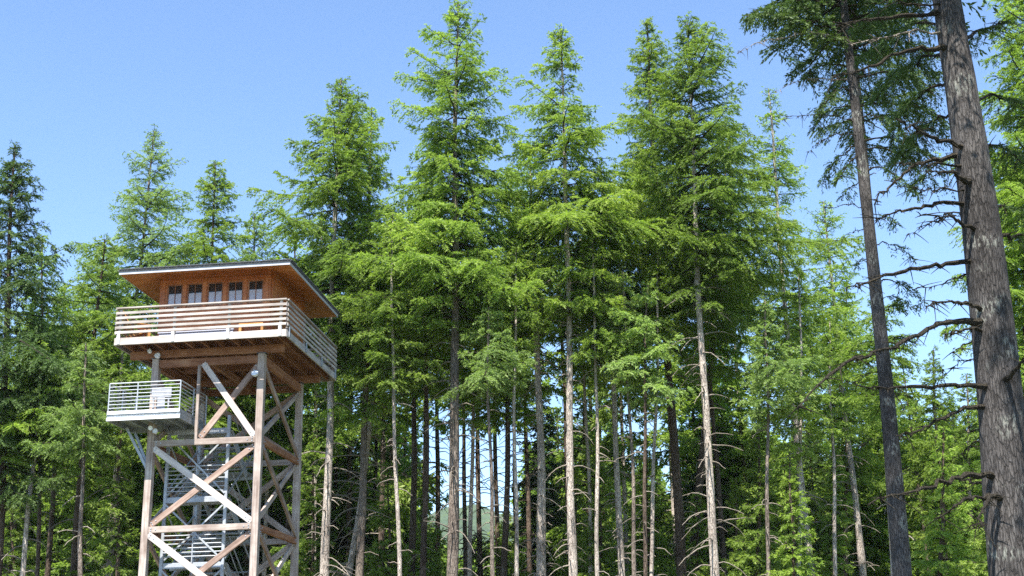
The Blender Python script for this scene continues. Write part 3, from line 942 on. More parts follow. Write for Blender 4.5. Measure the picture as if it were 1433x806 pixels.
# ------------------------------------------------------------------ the two foreground trees on the right
def near_tree(name, label, seed, pxs, Y, rs, height, crown_z, R, fol, bark, branches, crown_kw):
    """pxs: (px, py) points of the trunk's axis; rs: radii in metres at them"""
    P = [at(x, y, Y) for x, y in pxs]
    d = (P[0] - P[1])
    base = P[0] + d * (P[0].z / max(0.1, -d.z if d.z < 0 else 0.1)) if False else None
    # the foot: carry the lowest stretch's lean down to the ground
    k = P[0].z / (P[1].z - P[0].z)
    foot = Vector((P[0].x - (P[1].x - P[0].x) * k * 0.8, Y, 0))
    gz = ground_z(foot.x, Y) - 0.1
    root = empty(name, (foot.x, Y, gz))
    lean = (P[-1] - P[-2])
    kk = (height - P[-1].z) / lean.z
    topw = P[-1] + lean * kk * 0.75
    topw.z = height
    ctrl = [foot + Vector((0, 0, gz))] + P + [topw]
    rr = [rs[0] * 1.12] + list(rs) + [0.03]
    zs = np.array([c.z for c in ctrl])
    zz = np.concatenate([np.linspace(0, 0.8, 5)[:-1], np.linspace(0.8, height, 60)]) + gz
    X = np.interp(zz, zs, [c.x for c in ctrl])
    X = np.convolve(np.pad(X, 2, 'edge'), np.ones(5) / 5, 'valid')
    rad = np.interp(zz, zs, rr) + rs[0] * 0.4 * np.exp(-(zz - gz) / 0.6)
    pts = np.stack([X - foot.x, np.zeros_like(X), zz - gz], 1)
    sides = 28
    V, Fq = tubes([(pts, rad)], sides)
    g = np.random.default_rng(seed)
    a = np.arange(len(V)) % sides / sides * 2 * np.pi
    hh = V[:, 2]
    bump = 0.02 * np.sin(3 * a + hh * 0.7) + 0.015 * np.sin(7 * a - hh * 1.9) + 0.012 * g.normal(0, 1, len(V))
    cx = np.interp(hh, pts[:, 2], pts[:, 0])
    V[:, 0] = cx + (V[:, 0] - cx) * (1 + bump)
    V[:, 1] *= (1 + bump)
    me = bpy.data.meshes.new('trunk')
    me.from_pydata(V.tolist(), [], Fq.tolist())
    me.update()
    me.polygons.foreach_set('use_smooth', np.ones(len(Fq), bool))
    me.materials.append(BARK[bark])
    link('trunk', me, None, root)

    def axis_x(z):
        return float(np.interp(z, pts[:, 2], pts[:, 0]))
    # boughs given by their run in the photo; depth leaves the trunk towards or away from the camera
    for bi, (line, dY, r_, needles) in enumerate(branches):
        n_ = len(line)
        W3 = []
        for j, (x, y) in enumerate(line):
            t = j / (n_ - 1)
            yy = Y + dY * t
            W3.append(at(x, y, yy))
        W3 = np.array(W3) - np.array([foot.x, Y, gz])
        # start inside the trunk
        W3[0] = (axis_x(W3[0][2]), 0, W3[0][2])
        ts = np.linspace(0, n_ - 1, 4 * n_)
        C = np.stack([np.interp(ts, range(n_), W3[:, j]) for j in range(3)], 1)
        for _ in range(3):
            C[1:-1] = (C[:-2] + 2 * C[1:-1] + C[2:]) / 4
        C[1:] += g.normal(0, 0.018, C[1:].shape)
        s = np.linspace(0, 1, len(C))
        paths = [(C, r_ * (0.74 * (1 - 0.82 * s) + 0.9 * np.exp(-s * 22)) * g.uniform(0.8, 1.25, len(C)))]
        Lt = np.linalg.norm(np.diff(C, axis=0), axis=1).sum()
        # twigs and moss tufts along the bough
        for q in range(int(Lt * 34)):
            i = int(g.integers(3, len(C)))
            l = (g.uniform(0.1, 0.45) if q % 5 == 0 else g.uniform(0.03, 0.11)) * (0.4 + 0.6 * (i / len(C)))
            d2 = g.normal(0, 1, 3)
            d2[2] = g.uniform(-1.2, 0.35)
            d2 /= np.linalg.norm(d2)
            paths.append((np.stack([C[i], C[i] + d2 * l * .5, C[i] + d2 * l + np.array([0, 0, -.06 * l])]), [.009, .006, .003]))
        ev, ef = tubes(paths, 6)
        if needles > 0:
            cum = C

            def D(idx, s_, cum=cum):
                f = s_ * (len(cum) - 1)
                i0 = np.minimum(f.astype(int), len(cum) - 2)
                fr = (f - i0)[:, None]
                T = cum[i0 + 1] - cum[i0]
                T = T / (np.linalg.norm(T, axis=1)[:, None] + 1e-9)
                return cum[i0] * (1 - fr) + cum[i0 + 1] * fr, T
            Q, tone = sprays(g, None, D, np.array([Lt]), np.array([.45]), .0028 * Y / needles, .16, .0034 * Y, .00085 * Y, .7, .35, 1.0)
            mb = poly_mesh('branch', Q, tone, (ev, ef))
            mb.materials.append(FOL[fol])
            mb.materials.append(BARK['twig'])
        else:
            mb = bpy.data.meshes.new('branch')
            mb.from_pydata(ev.tolist(), [], ef.tolist())
            mb.update()
            mb.materials.append(BARK['twig'] if needles == 0 else BARK['deadtwig'])
        link('branch', mb, None, root)
    Hc = height - crown_z

    def axis(z):
        q_ = (height - gz) - z
        return np.stack([np.interp(q_, pts[:, 2], pts[:, 0]) - pts[-1, 0], np.zeros(len(z))], 1)
    cm = make_crown(seed + 5, Hc, R, axis=axis, **crown_kw)
    cm.materials.append(FOL[fol])
    cm.materials.append(BARK['twig'])
    c = link('crown', cm, None, root)
    c.location = (pts[-1, 0], 0, height - gz)
    tag(root, label, 'tree', 'tall trees in the right foreground')
    return root


big_branches = [
    ([(1318, 15), (1255, 22), (1210, 28), (1176, 32)], -1.2, .05, 0),
    ([(1322, 70), (1290, 66), (1245, 80), (1205, 100), (1168, 106)], -1.0, .055, 0),
    ([(1330, 210), (1310, 195), (1285, 183), (1258, 168)], -1.5, .055, 0),
    ([(1325, 215), (1290, 225), (1262, 245), (1238, 268), (1222, 284)], -.8, .045, 0),
    ([(1352, 262), (1342, 248), (1325, 240), (1298, 240)], -1.6, .06, 0.0),
    ([(1350, 285), (1320, 284), (1285, 290), (1250, 298), (1228, 306)], -.6, .05, 0),
    ([(1358, 330), (1345, 312), (1325, 302), (1290, 300)], -1.4, .045, 0),
    ([(1362, 366), (1330, 370), (1290, 373), (1250, 382), (1208, 396), (1190, 400)], -.8, .06, 0),
    ([(1376, 440), (1362, 428), (1342, 422), (1308, 424), (1298, 430)], -1.2, .05, 0),
    ([(1368, 452), (1335, 447), (1310, 455), (1285, 470), (1245, 488), (1205, 500), (1160, 525), (1115, 574)], -3.4, .06, 0.0),
    ([(1374, 462), (1345, 460), (1325, 468)], -1.0, .04, 0),
    ([(1380, 540), (1345, 538), (1300, 540), (1250, 543), (1202, 543)], -1.6, .055, 0),
    ([(1385, 568), (1350, 570), (1310, 588), (1280, 603), (1255, 613)], -1.0, .05, 0),
    ([(1398, 672), (1372, 662), (1335, 670), (1300, 682), (1262, 692), (1220, 702)], -1.8, .065, 0.0),
    ([(1400, 700), (1385, 692), (1350, 700), (1318, 722)], -1.4, .05, 0.0),
    ([(1405, 700), (1390, 690), (1376, 712), (1372, 740)], -1.6, .05, 0),
    ([(1395, 690), (1372, 676), (1340, 668)], 1.4, .05, 0),
    ([(1412, 545), (1422, 515), (1440, 500)], -1.4, .06, 0),
    ([(1400, 335), (1420, 328), (1445, 330)], 1.0, .05, 0.4),
    ([(1345, 60), (1375, 40), (1410, 30)], 1.6, .05, 0.6),
    ([(1324, -10), (1290, -8), (1240, 12), (1195, 40)], 2.4, .04, 2.2),
    ([(1328, 40), (1290, 30), (1250, 48), (1212, 80)], 1.9, .04, 2.2),
    ([(1332, 85), (1300, 75), (1262, 100), (1225, 140)], 2.6, .04, 2.2),
    ([(1338, 120), (1305, 118), (1275, 145), (1245, 190)], 1.8, .04, 2.2),
    ([(1343, 165), (1315, 160), (1285, 185), (1255, 225)], 2.5, .035, 2.2),
    ([(1352, 220), (1325, 218), (1300, 240), (1275, 262)], 2.0, .03, .7),
    ([(1360, 300), (1335, 296), (1305, 310), (1270, 325)], 1.7, .025, 0),
    ([(1368, 380), (1345, 385), (1318, 398), (1285, 405)], 1.4, .02, 0),
    ([(1375, 475), (1352, 478), (1330, 492)], .9, .02, 0),
    ([(1382, 505), (1362, 500), (1342, 506), (1320, 520)], .8, .02, 0),
    ([(1388, 612), (1360, 620), (1335, 640)], .8, .02, 0),
    ([(1316, 5), (1280, 8), (1240, -2)], -.9, .03, 0),
    ([(1320, 48), (1270, 42), (1225, 56), (1190, 60)], -.7, .025, -1),
    ([(1345, 235), (1310, 226), (1290, 232), (1262, 226)], -.9, .025, 0),
    ([(1350, 270), (1322, 262), (1300, 268), (1280, 262)], -.9, .022, 0),
    ([(1352, 150), (1385, 130), (1420, 140), (1450, 165)], 1.8, .04, .9),
    ([(1362, 210), (1395, 200), (1430, 225)], 2.2, .04, .9),
    ([(1378, 300), (1410, 285), (1445, 300)], 2.0, .04, .9),
]
near_tree('fir_tree', 'massive grey-brown foreground trunk with lichen patches and mossy bare boughs at the right edge', 601,
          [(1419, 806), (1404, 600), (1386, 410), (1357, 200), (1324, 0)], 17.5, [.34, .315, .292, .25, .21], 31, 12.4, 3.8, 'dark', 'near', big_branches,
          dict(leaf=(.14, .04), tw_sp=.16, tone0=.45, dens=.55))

second_branches = [
    ([(1180, 10), (1150, 2), (1110, 0), (1075, 10), (1045, 22)], -1.0, .035, 2.2),
    ([(1182, 45), (1150, 35), (1110, 38), (1072, 52)], .6, .03, 1.6),
    ([(1186, 60), (1140, 42), (1100, 52), (1060, 58), (1032, 74)], -1.2, .025, -1),
    ([(1190, 112), (1150, 110), (1120, 112), (1085, 128)], .8, .022, -1),
    ([(1198, 170), (1170, 162), (1130, 160), (1095, 166)], -.8, .022, 0),
    ([(1197, 190), (1170, 186), (1150, 196), (1130, 212)], -1.0, .022, 0),
    ([(1203, 200), (1180, 215), (1160, 235), (1150, 258)], .6, .03, 2.0),
    ([(1203, 215), (1185, 232), (1175, 250)], -1.0, .03, 2.0),
    ([(1205, 200), (1240, 190), (1280, 205), (1310, 225)], .9, .035, 2.2),
    ([(1200, 150), (1240, 140), (1285, 150), (1320, 170)], 1.2, .035, 2.2),
    ([(1195, 110), (1235, 98), (1275, 105), (1310, 125)], -.9, .035, 2.0),
    ([(1190, 70), (1230, 55), (1270, 60), (1310, 80)], 1.4, .035, 2.2),
    ([(1185, 30), (1225, 15), (1270, 20), (1300, 35)], -1.2, .035, 2.0),
    ([(1200, 130), (1180, 122), (1160, 135), (1140, 160)], -.6, .03, 1.5),
    ([(1185, 25), (1205, 5), (1235, -10)], 1.2, .03, 2.2),
    ([(1208, 240), (1230, 232), (1262, 250), (1290, 272)], -.6, .03, 1.6),
    ([(1214, 290), (1180, 286), (1156, 290)], .6, .02, 0),
    ([(1218, 345), (1240, 338), (1262, 350), (1280, 362)], -.4, .02, 0.8),
    ([(1222, 395), (1245, 390), (1275, 405), (1290, 425)], .5, .025, 1.4),
    ([(1216, 320), (1198, 322), (1178, 332)], .5, .018, 0),
    ([(1228, 440), (1250, 425), (1280, 428)], .9, .02, 1.0),
    ([(1212, 255), (1190, 262), (1176, 275)], .6, .02, 1.3),
    ([(1206, 210), (1235, 205), (1265, 220), (1285, 250)], .8, .03, 2.0),
    ([(1200, 165), (1228, 160), (1255, 175), (1280, 205)], -.7, .03, 2.0),
    ([(1193, 95), (1165, 88), (1140, 95), (1118, 112)], .6, .025, 1.6),
    ([(1196, 150), (1172, 148), (1152, 160), (1140, 180)], 1.0, .025, 1.8),
    ([(1216, 300), (1236, 300), (1254, 315)], .5, .016, 1.2),
    ([(1220, 365), (1205, 362), (1192, 372)], .4, .014, 1.0),
    ([(1225, 420), (1248, 412), (1268, 422)], -.4, .016, 1.2),
    ([(1230, 480), (1255, 470), (1282, 480)], .5, .016, 1.0),
    ([(1234, 520), (1212, 522), (1196, 535)], -.4, .013, 0),
    ([(1237, 560), (1262, 552), (1285, 560)], .5, .013, 0),
    ([(1242, 610), (1220, 612), (1205, 625)], -.4, .013, 0),
    ([(1249, 660), (1272, 655), (1290, 668)], .4, .013, 0),
]
near_tree('fir_tree', 'tall leaning fir with dark drooping sprays, left of the massive foreground trunk', 651,
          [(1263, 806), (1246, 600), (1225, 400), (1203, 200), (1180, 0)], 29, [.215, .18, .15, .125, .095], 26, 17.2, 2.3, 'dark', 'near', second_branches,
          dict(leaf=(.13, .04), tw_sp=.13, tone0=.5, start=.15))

# a neighbour that stands out of the photo's right side and shades the foreground trunk
root = empty('fir_tree', (8.2, 9.5, -0.1))
tr, pts = make_trunk(700, (0, 0, 0), (0.1, 0, 27), .28, dead=(3, 11, 12, .8))
tr.materials.append(BARK['near']); tr.materials.append(BARK['twig'])
link('trunk', tr, None, root)
cm = make_crown(701, 15.5, 3.3, leaf=(.24, .08), tw_sp=.2, tone0=.45)
cm.materials.append(FOL['mid']); cm.materials.append(BARK['twig'])
c = link('crown', cm, None, root); c.location = (0.1, 0, 27)
tag(root, 'tall fir at the clearing edge, standing nearer than the massive lichen-patched trunk', 'tree', 'tall trees in the right foreground')

# ------------------------------------------------------------------ the lookout tower
TX, TY, YAW = -10.0687, 43.2925, -0.1122
tower = empty('lookout_tower', (TX, TY, 0), YAW)
tag(tower, 'wooden fire lookout tower with hipped roof, railed deck, cross-braced legs and grey steel stairs', 'lookout tower')


def box_mesh(name, sx, sy, sz, bev=0.006, center=(0, 0, 0)):
    bm = bmesh.new()
    bmesh.ops.create_cube(bm, size=1)
    bmesh.ops.scale(bm, vec=(sx, sy, sz), verts=bm.verts)
    bmesh.ops.translate(bm, vec=center, verts=bm.verts)
    if bev:
        bmesh.ops.bevel(bm, geom=bm.edges[:], offset=bev, segments=1, affect='EDGES')
    me = bpy.data.meshes.new(name)
    bm.to_mesh(me)
    bm.free()
    return me


FRAME = {}          # each member's own frame in tower space


def beam(name, A, B, w, h, mat, parent, side=None, bev=0.006, bolts=None):
    """member from A to B (tower space); w = width across (towards `side`), h = the other way"""
    A, B = Vector(A), Vector(B)
    x = (B - A).normalized()
    side = Vector(side) if side else Vector((0, 1, 0))
    if abs(x.dot(side)) > 0.98:
        side = Vector((1, 0, 0))
    z = x.cross(side).normalized()
    y = z.cross(x)
    M = Matrix((x, y, z)).transposed().to_4x4()
    M.translation = (A + B) / 2
    o = link(name, box_mesh(name, (B - A).length, w, h, bev), mat, parent)
    o.matrix_local = FRAME.get(parent.name, Matrix.Identity(4)).inverted() @ M
    if bolts:
        bm = bmesh.new()
        hl = (B - A).length / 2
        sg = -1 if y.dot(Vector(bolts)) < 0 else 1
        for ex in (-1, 1):
            for dx, dz in ((.09, -.04), (.09, .04), (.25, 0)):
                r_ = bmesh.ops.create_cone(bm, cap_ends=True, segments=8, radius1=.024, radius2=.02, depth=.02)
                bmesh.ops.rotate(bm, cent=(0, 0, 0), matrix=Matrix.Rotation(math.pi / 2 * (1 if sg < 0 else -1), 3, 'X'), verts=r_['verts'])
                bmesh.ops.translate(bm, vec=(ex * (hl - dx), sg * (w / 2 + .009), dz), verts=r_['verts'])
        me = bpy.data.meshes.new('bolt_heads')
        bm.to_mesh(me)
        bm.free()
        link('bolt_heads', me, STEEL, o)
    FRAME[o.name] = M
    return o


def boxes(name, lst, mat, parent):
    """several axis-aligned boxes (x0,x1,y0,y1,z0,z1) as one mesh in tower space"""
    bm = bmesh.new()
    for (x0, x1, y0, y1, z0, z1) in lst:
        r = bmesh.ops.create_cube(bm, size=1)
        bmesh.ops.scale(bm, vec=(x1 - x0, y1 - y0, z1 - z0), verts=r['verts'])
        bmesh.ops.translate(bm, vec=((x0 + x1) / 2, (y0 + y1) / 2, (z0 + z1) / 2), verts=r['verts'])
    me = bpy.data.meshes.new(name)
    bm.to_mesh(me)
    bm.free()
    return link(name, me, mat, parent)


a, b = 1.85, 2.255
# posts on concrete footings
for (u, v) in ((-a, -b), (a, -b), (a, b), (-a, b)):
    pz = ground_z(TX + u, TY + v)
    beam('post', (u, v, 0.25), (u, v, 12.49), .235, .235, WOOD['post'], tower, side=(1, 0, 0), bev=.012)
    boxes('footing', [(u - .3, u + .3, v - .3, v + .3, -.3, .25)], CONC, tower)
    boxes('post_cap', [(u - .16, u + .16, v - .13, v + .13, 12.49, 12.51)], GALVD, tower)
levels = [9.57, 6.73, 3.89, 1.05]
h2 = .1175
for z in levels:
    beam('horizontal_beam', (-a + h2, -b - .03, z), (a - h2, -b - .03, z), .14, .20, WOOD['post'], tower, bolts=(0, -1, 0))
    beam('horizontal_beam', (-a + h2, b + .03, z), (a - h2, b + .03, z), .14, .20, WOOD['post'], tower)
    for s in (-1, 1):
        beam('horizontal_beam', (s * (a + .03), -b + h2, z - .02), (s * (a + .03), b - h2, z - .02), .14, .20, WOOD['red'], tower, side=(1, 0, 0), bolts=(1, 0, 0))
# thin hanger post and the top X
beam('hanger_post', (-.31, -b - .03, 9.67), (-.31, -b - .03, 12.2), .10, .10, WOOD['post'], tower)
beam('brace', (-.17, -b - .05, 12.25), (a - h2, -b - .05, 9.63), .09, .20, WOOD['bleached'], tower, bolts=(0, -1, 0))
beam('brace', (a - h2, -b + .06, 12.15), (-.2, -b + .06, 9.72), .09, .20, WOOD['tan'], tower, bolts=(0, -1, 0))
for k in range(3):
    zt, zb = levels[k] - .1, levels[k + 1] + .1
    beam('brace', (-a + h2, -b - .06, zt - .05), (a - h2, -b - .06, zb + .05), .09, .21, WOOD['bleached'], tower, bolts=(0, -1, 0))
    beam('brace', (a - h2, -b + .045, zt - .05), (-a + h2, -b + .045, zb + .05), .09, .19, WOOD['tan'], tower, bolts=(0, -1, 0))
    beam('brace', (-a + h2, b + .06, zt - .05), (a - h2, b + .06, zb + .05), .09, .20, WOOD['post'], tower)
    beam('brace', (a - h2, b - .05, zt - .05), (-a + h2, b - .05, zb + .05), .09, .20, WOOD['post'], tower)
    for s in (-1, 1):
        beam('brace', (s * (a + .06), -b + h2, zt - .05), (s * (a + .06), b - h2, zb + .05), .08, .18, WOOD['tan'], tower, side=(1, 0, 0), bolts=(1, 0, 0))
        beam('brace', (s * (a - .045), b - h2, zt - .05), (s * (a - .045), -b + h2, zb + .05), .08, .18, WOOD['post'], tower, side=(1, 0, 0), bolts=(1, 0, 0))
for s in (-1, 1):
    beam('brace', (s * (a + .06), -b + h2, 12.05), (s * (a + .06), b - h2, 9.7), .08, .18, WOOD['tan'], tower, side=(1, 0, 0), bolts=(1, 0, 0))
    beam('brace', (s * (a - .045), b - h2, 12.05), (s * (a - .045), -b + h2, 9.7), .08, .18, WOOD['post'], tower, side=(1, 0, 0), bolts=(1, 0, 0))
beam('brace', (-a + h2, b + .06, 12.05), (a - h2, b + .06, 9.7), .09, .20, WOOD['tan'], tower)
beam('brace', (a - h2, b - .05, 12.05), (-a + h2, b - .05, 9.7), .09, .20, WOOD['tan'], tower)

# deck: girders, joists, boards, rim
D, E = 2.96, 3.26
ZB, ZT = 12.78, 13.02
for v in (-b, b):
    beam('girder', (-D + .18, v, 12.65), (D - .35, v, 12.65), .16, .27, WOOD['red'], tower)
    beam('girder', (-a + h2, v, 12.31), (a - h2, v, 12.31), .14, .26, WOOD['red'], tower)
for s in (-1, 1):
    beam('girder', (s * a, -b + h2, 12.31), (s * a, b - h2, 12.31), .14, .28, WOOD['red'], tower, side=(1, 0, 0))
beam('girder', (0, -b + .07, 12.36), (0, b - .07, 12.36), .14, .22, WOOD['red'], tower, side=(1, 0, 0))
beam('girder', (-a + h2, 0, 12.65), (a - h2, 0, 12.65), .14, .26, WOOD['red'], tower)
deck = boxes('deck', [(-D + .045, D - .045, -E + .05 + i * .1445, -E + .05 + i * .1445 + .138, ZT - .02, ZT + .02) for i in range(45)], WOOD['deck'], tower)
for i in range(11):
    u = -D + .3 + i * (2 * D - .6) / 10
    beam('joist', (u, -E + .045, 12.89), (u, E - .045, 12.89), .05, .215, WOOD['red'], deck, side=(1, 0, 0), bev=0)
for v in (-E, E):
    beam('rim_board', (-D, v, 12.90), (D, v, 12.90), .05, .245, WOOD['rail'], deck)
for s in (-1, 1):
    beam('rim_board', (s * (D - .001), -E + .03, 12.90), (s * (D - .001), E - .03, 12.90), .05, .243, WOOD['rail'], deck, side=(1, 0, 0))

# deck railing: four runs, each with a cap, five rails, posts with white brackets at the rim
rz = [13.89, 13.72, 13.55, 13.38, 13.21]


def railing(A, B, outward, posts):
    A, B, o_ = Vector(A), Vector(B), Vector(outward)
    run = beam('railing', A + Vector((0, 0, 14.065)), B + Vector((0, 0, 14.065)), .11, .05, WOOD['rail'], tower, side=o_)
    for z in rz:
        beam('rail', A + Vector((0, 0, z)) + o_ * .02, B + Vector((0, 0, z)) + o_ * .02, .04, .088, WOOD['rail'], run, side=o_, bev=.004)
    for t in posts:
        P = A + (B - A) * t
        beam('railing_post', P + Vector((0, 0, 12.83)) - o_ * .045, P + Vector((0, 0, 14.035)) - o_ * .045, .06, .09, WOOD['rail'], run, side=o_, bev=.004)
        beam('bracket', P + Vector((0, 0, 12.80)) + o_ * .048, P + Vector((0, 0, 13.14)) + o_ * .048, .035, .10, WHITE if outward[1] < 0 else STEELD, run, side=o_, bev=.004)
    return run


ps = (.025, .345, .665, .965)
railing((-D, -E, 0), (D, -E, 0), (0, -1, 0), ps)
railing((D, -E + .06, 0), (D, E - .06, 0), (1, 0, 0), ps)
railing((D, E, 0), (-D, E, 0), (0, 1, 0), ps)
railing((-D, E - .06, 0), (-D, -E + .06, 0), (-1, 0, 0), ps)

# cab: walls with framed window openings
cu, cv = 1.98, 2.0
zc0, zc1, slope = 13.042, 15.62, .27
win_w, win_z0, win_z1 = .56, 14.35, 15.22


def cab_wall(A, B, nwin, door=False):
    """wall from A to B with a row of openings; returns sashes as separate children"""
    A, B = Vector(A), Vector(B)
    L = (B - A).length
    x = (B - A).normalized()
    outn = Vector((x.y, -x.x, 0))
    th = .10
    pitch_ = (L - .34) / max(1, nwin)
    def blk(x0, x1, z0, z1, y0=-th / 2, y1=th / 2):
        return (x0, x1, y0, y1, z0, z1)
    lst = [blk(0, L, zc0, win_z0), blk(0, L, win_z1, zc1)]
    xs = [.17 + pitch_ * (i + .5) for i in range(nwin)]
    ed = [0] + sum([[c_ - win_w / 2, c_ + win_w / 2] for c_ in xs], []) + [L]
    for i in range(0, len(ed), 2):
        lst.append(blk(ed[i], ed[i + 1], win_z0, win_z1))
    # trim battens standing proud between the windows, head and sill boards
    for i in range(0, len(ed), 2):
        m_ = (ed[i] + ed[i + 1]) / 2
        lst.append(blk(m_ - .055, m_ + .055, win_z0 - .14, win_z1 + .05, -th / 2 - .028, -th / 2 + .002))
    lst.append(blk(.0, L, win_z1 + .05, win_z1 + .15, -th / 2 - .034, -th / 2 + .002))
    lst.append(blk(.0, L, win_z0 - .20, win_z0 - .14, -th / 2 - .045, -th / 2 + .002))
    bm = bmesh.new()
    for (x0, x1, y0, y1, z0, z1) in lst:
        r = bmesh.ops.create_cube(bm, size=1)
        bmesh.ops.scale(bm, vec=(x1 - x0, y1 - y0, z1 - z0), verts=r['verts'])
        bmesh.ops.translate(bm, vec=((x0 + x1) / 2, (y0 + y1) / 2, (z0 + z1) / 2), verts=r['verts'])
    me = bpy.data.meshes.new('cab_wall')
    bm.to_mesh(me)
    bm.free()
    o = link('cab_wall', me, WOOD['cedar'], tower)
    o.location = A
    o.rotation_euler = (0, 0, math.atan2(x.y, x.x))
    for c_ in xs:
        fr = bpy.data.meshes.new('window')
        bm = bmesh.new()
        w2, z0, z1 = win_w / 2, win_z0, win_z1
        zm = z1 - (z1 - z0) * .40
        bars = [(-w2, -w2 + .045, z0, z1), (w2 - .045, w2, z0, z1), (-w2 + .045, w2 - .045, z1 - .045, z1), (-w2 + .045, w2 - .045, z0, z0 + .06),
                (-.011, .011, z0 + .06, z1 - .045)]
        for (x0, x1, a0, a1) in bars:
            r = bmesh.ops.create_cube(bm, size=1)
            bmesh.ops.scale(bm, vec=(x1 - x0, .05, a1 - a0), verts=r['verts'])
            bmesh.ops.translate(bm, vec=((x0 + x1) / 2, -.01, (a0 + a1) / 2), verts=r['verts'])
        bm.to_mesh(fr)
        bm.free()
        wo_ = link('window', fr, WOOD['red'], o)
        wo_.location = (c_, 0, 0)
        pn = link('pane', box_mesh('pane', win_w - .092, .008, z1 - z0 - .107, 0, (0, .003, (z0 + z1) / 2 + .0075)), GLASS, wo_)
        bl = link('lower_panel', box_mesh('lower_panel', win_w - .094, .006, (zm - z0) - .062, 0, (0, -.006, (z0 + .06 + zm) / 2)), LAV, wo_)  # pale panel set over the lower part of the glass
        bl['label'] = 'pale lower half of the window'
    return o


cab_wall((-cu, -cv, 0), (cu, -cv, 0), 5)
cab_wall((cu + .001, -cv + .05, 0), (cu + .001, cv - .05, 0), 0)
cab_wall((cu, cv, 0), (-cu, cv, 0), 5)
cab_wall((-cu - .001, cv - .05, 0), (-cu - .001, -cv + .05, 0), 4)

# hipped roof: sloping soffit, fascia, shingle top
R_, S_, zf = 3.0, 3.22, 15.27
ridge = S_ - R_


def hip(name, ru, sv, z0, z1_, mat, ridge_half):
    bm = bmesh.new()
    vs = [bm.verts.new(p) for p in ((-ru, -sv, z0), (ru, -sv, z0), (ru, sv, z0), (-ru, sv, z0), (0, -ridge_half, z1_), (0, ridge_half, z1_))]
    for f in ((0, 1, 4), (1, 2, 5, 4), (2, 3, 5), (3, 0, 4, 5)):
        bm.faces.new([vs[i] for i in f])
    return bm, vs


def hip_slab(name, ru, sv, z0, th, mat, parent):
    bm = bmesh.new()
    pts = [(-ru, -sv, 0), (ru, -sv, 0), (ru, sv, 0), (-ru, sv, 0), (0, -ridge, ru * slope), (0, ridge, ru * slope)]
    lo = [bm.verts.new((p[0], p[1], z0 + p[2])) for p in pts]
    hi = [bm.verts.new((p[0], p[1], z0 + p[2] + th)) for p in pts]
    for f in ((0, 1, 4), (1, 2, 5, 4), (2, 3, 5), (3, 0, 4, 5)):
        bm.faces.new([lo[i] for i in reversed(f)])
        bm.faces.new([hi[i] for i in f])
    for i in range(4):
        j = (i + 1) % 4
        bm.faces.new([lo[i], lo[j], hi[j], hi[i]])
    me = bpy.data.meshes.new(name)
    bm.to_mesh(me)
    bm.free()
    return link(name, me, mat, parent)


roof = hip_slab('roof', R_ + .03, S_ + .03, zf + .125, .05, ROOFING, tower)
hip_slab('soffit', R_ - .03, S_ - .03, zf + .03, .09, WOOD['soffit'], roof)
rf = []
for (x0, x1, y0, y1) in ((-R_, R_, -S_, -S_ + .028), (-R_, R_, S_ - .028, S_), (-R_, -R_ + .028, -S_ + .028, S_ - .028), (R_ - .028, R_, -S_ + .028, S_ - .028)):
    boxes('fascia', [(x0, x1, y0, y1, zf + .022, zf + .122)], FLASH, roof)
# rough shingle courses along the eaves
g = np.random.default_rng(9)
lst = []
for i in range(62):
    u = -R_ + .02 + i * (2 * R_) / 62
    lst.append((u, u + .088, -S_ - .055, -S_ + .3, zf + .178, zf + .198 + g.uniform(0, .02)))
for i in range(66):
    v = -S_ + .02 + i * (2 * S_) / 66
    lst.append((R_ - .3, R_ + .055, v, v + .088, zf + .178, zf + .198 + g.uniform(0, .02)))
boxes('eave_shingles', lst, ROOFING, roof)
boxes('roof_cap', [(-.12, .12, -.35, .35, zf + .9, zf + 1.02)], ROOFING, roof)

# floodlights
def floodlight(u, v, z, r=.10, tilt=-.5, az=0.0, mat=None):
    bm = bmesh.new()
    prof_ = [(0.0, .14), (.05, .135), (.085, .09), (.1, .03), (.105, -.005), (.098, -.012)]
    rings = []
    for (rr, zz) in prof_:
        rr *= r / .1
        rings.append([bm.verts.new((rr * math.cos(t_), rr * math.sin(t_), zz)) for t_ in np.linspace(0, 2 * math.pi, 17)[:-1]] if rr > 0 else [bm.verts.new((0, 0, zz))])
    for i in range(len(rings) - 1):
        A_, B_ = rings[i], rings[i + 1]
        for j in range(16):
            k = (j + 1) % 16
            bm.faces.new([A_[0], B_[j], B_[k]] if len(A_) == 1 else [A_[j], B_[j], B_[k], A_[k]])
    me = bpy.data.meshes.new('floodlight')
    bm.to_mesh(me)
    bm.free()
    o = link('floodlight', me, WHITE, tower)
    o.location = (u, v, z)
    o.rotation_euler = (math.pi / 2 + tilt * -1 + math.pi, 0, az)
    bm = bmesh.new()
    bmesh.ops.create_circle(bm, cap_ends=True, segments=16, radius=r * .97)
    me = bpy.data.meshes.new('lens')
    bm.to_mesh(me)
    bm.free()
    ln = link('lens', me, LENS, o)
    ln.location = (0, 0, -.006)
    return o


floodlight(a - .15, -b - .27, 11.78, .115, .55)
floodlight(-a + .12, -b - .30, 12.57, .10, .5)
floodlight(-a - .12, -b - .42, 12.70, .07, .3)
boxes('lamp_arm', [(a - .17, a - .12, -b - .2, -b - .118, 11.83, 11.88)], GALVD, tower)
boxes('lamp_arm', [(-a + .08, -a + .14, -b - .25, -b - .08, 12.62, 12.67)], GALVD, tower)

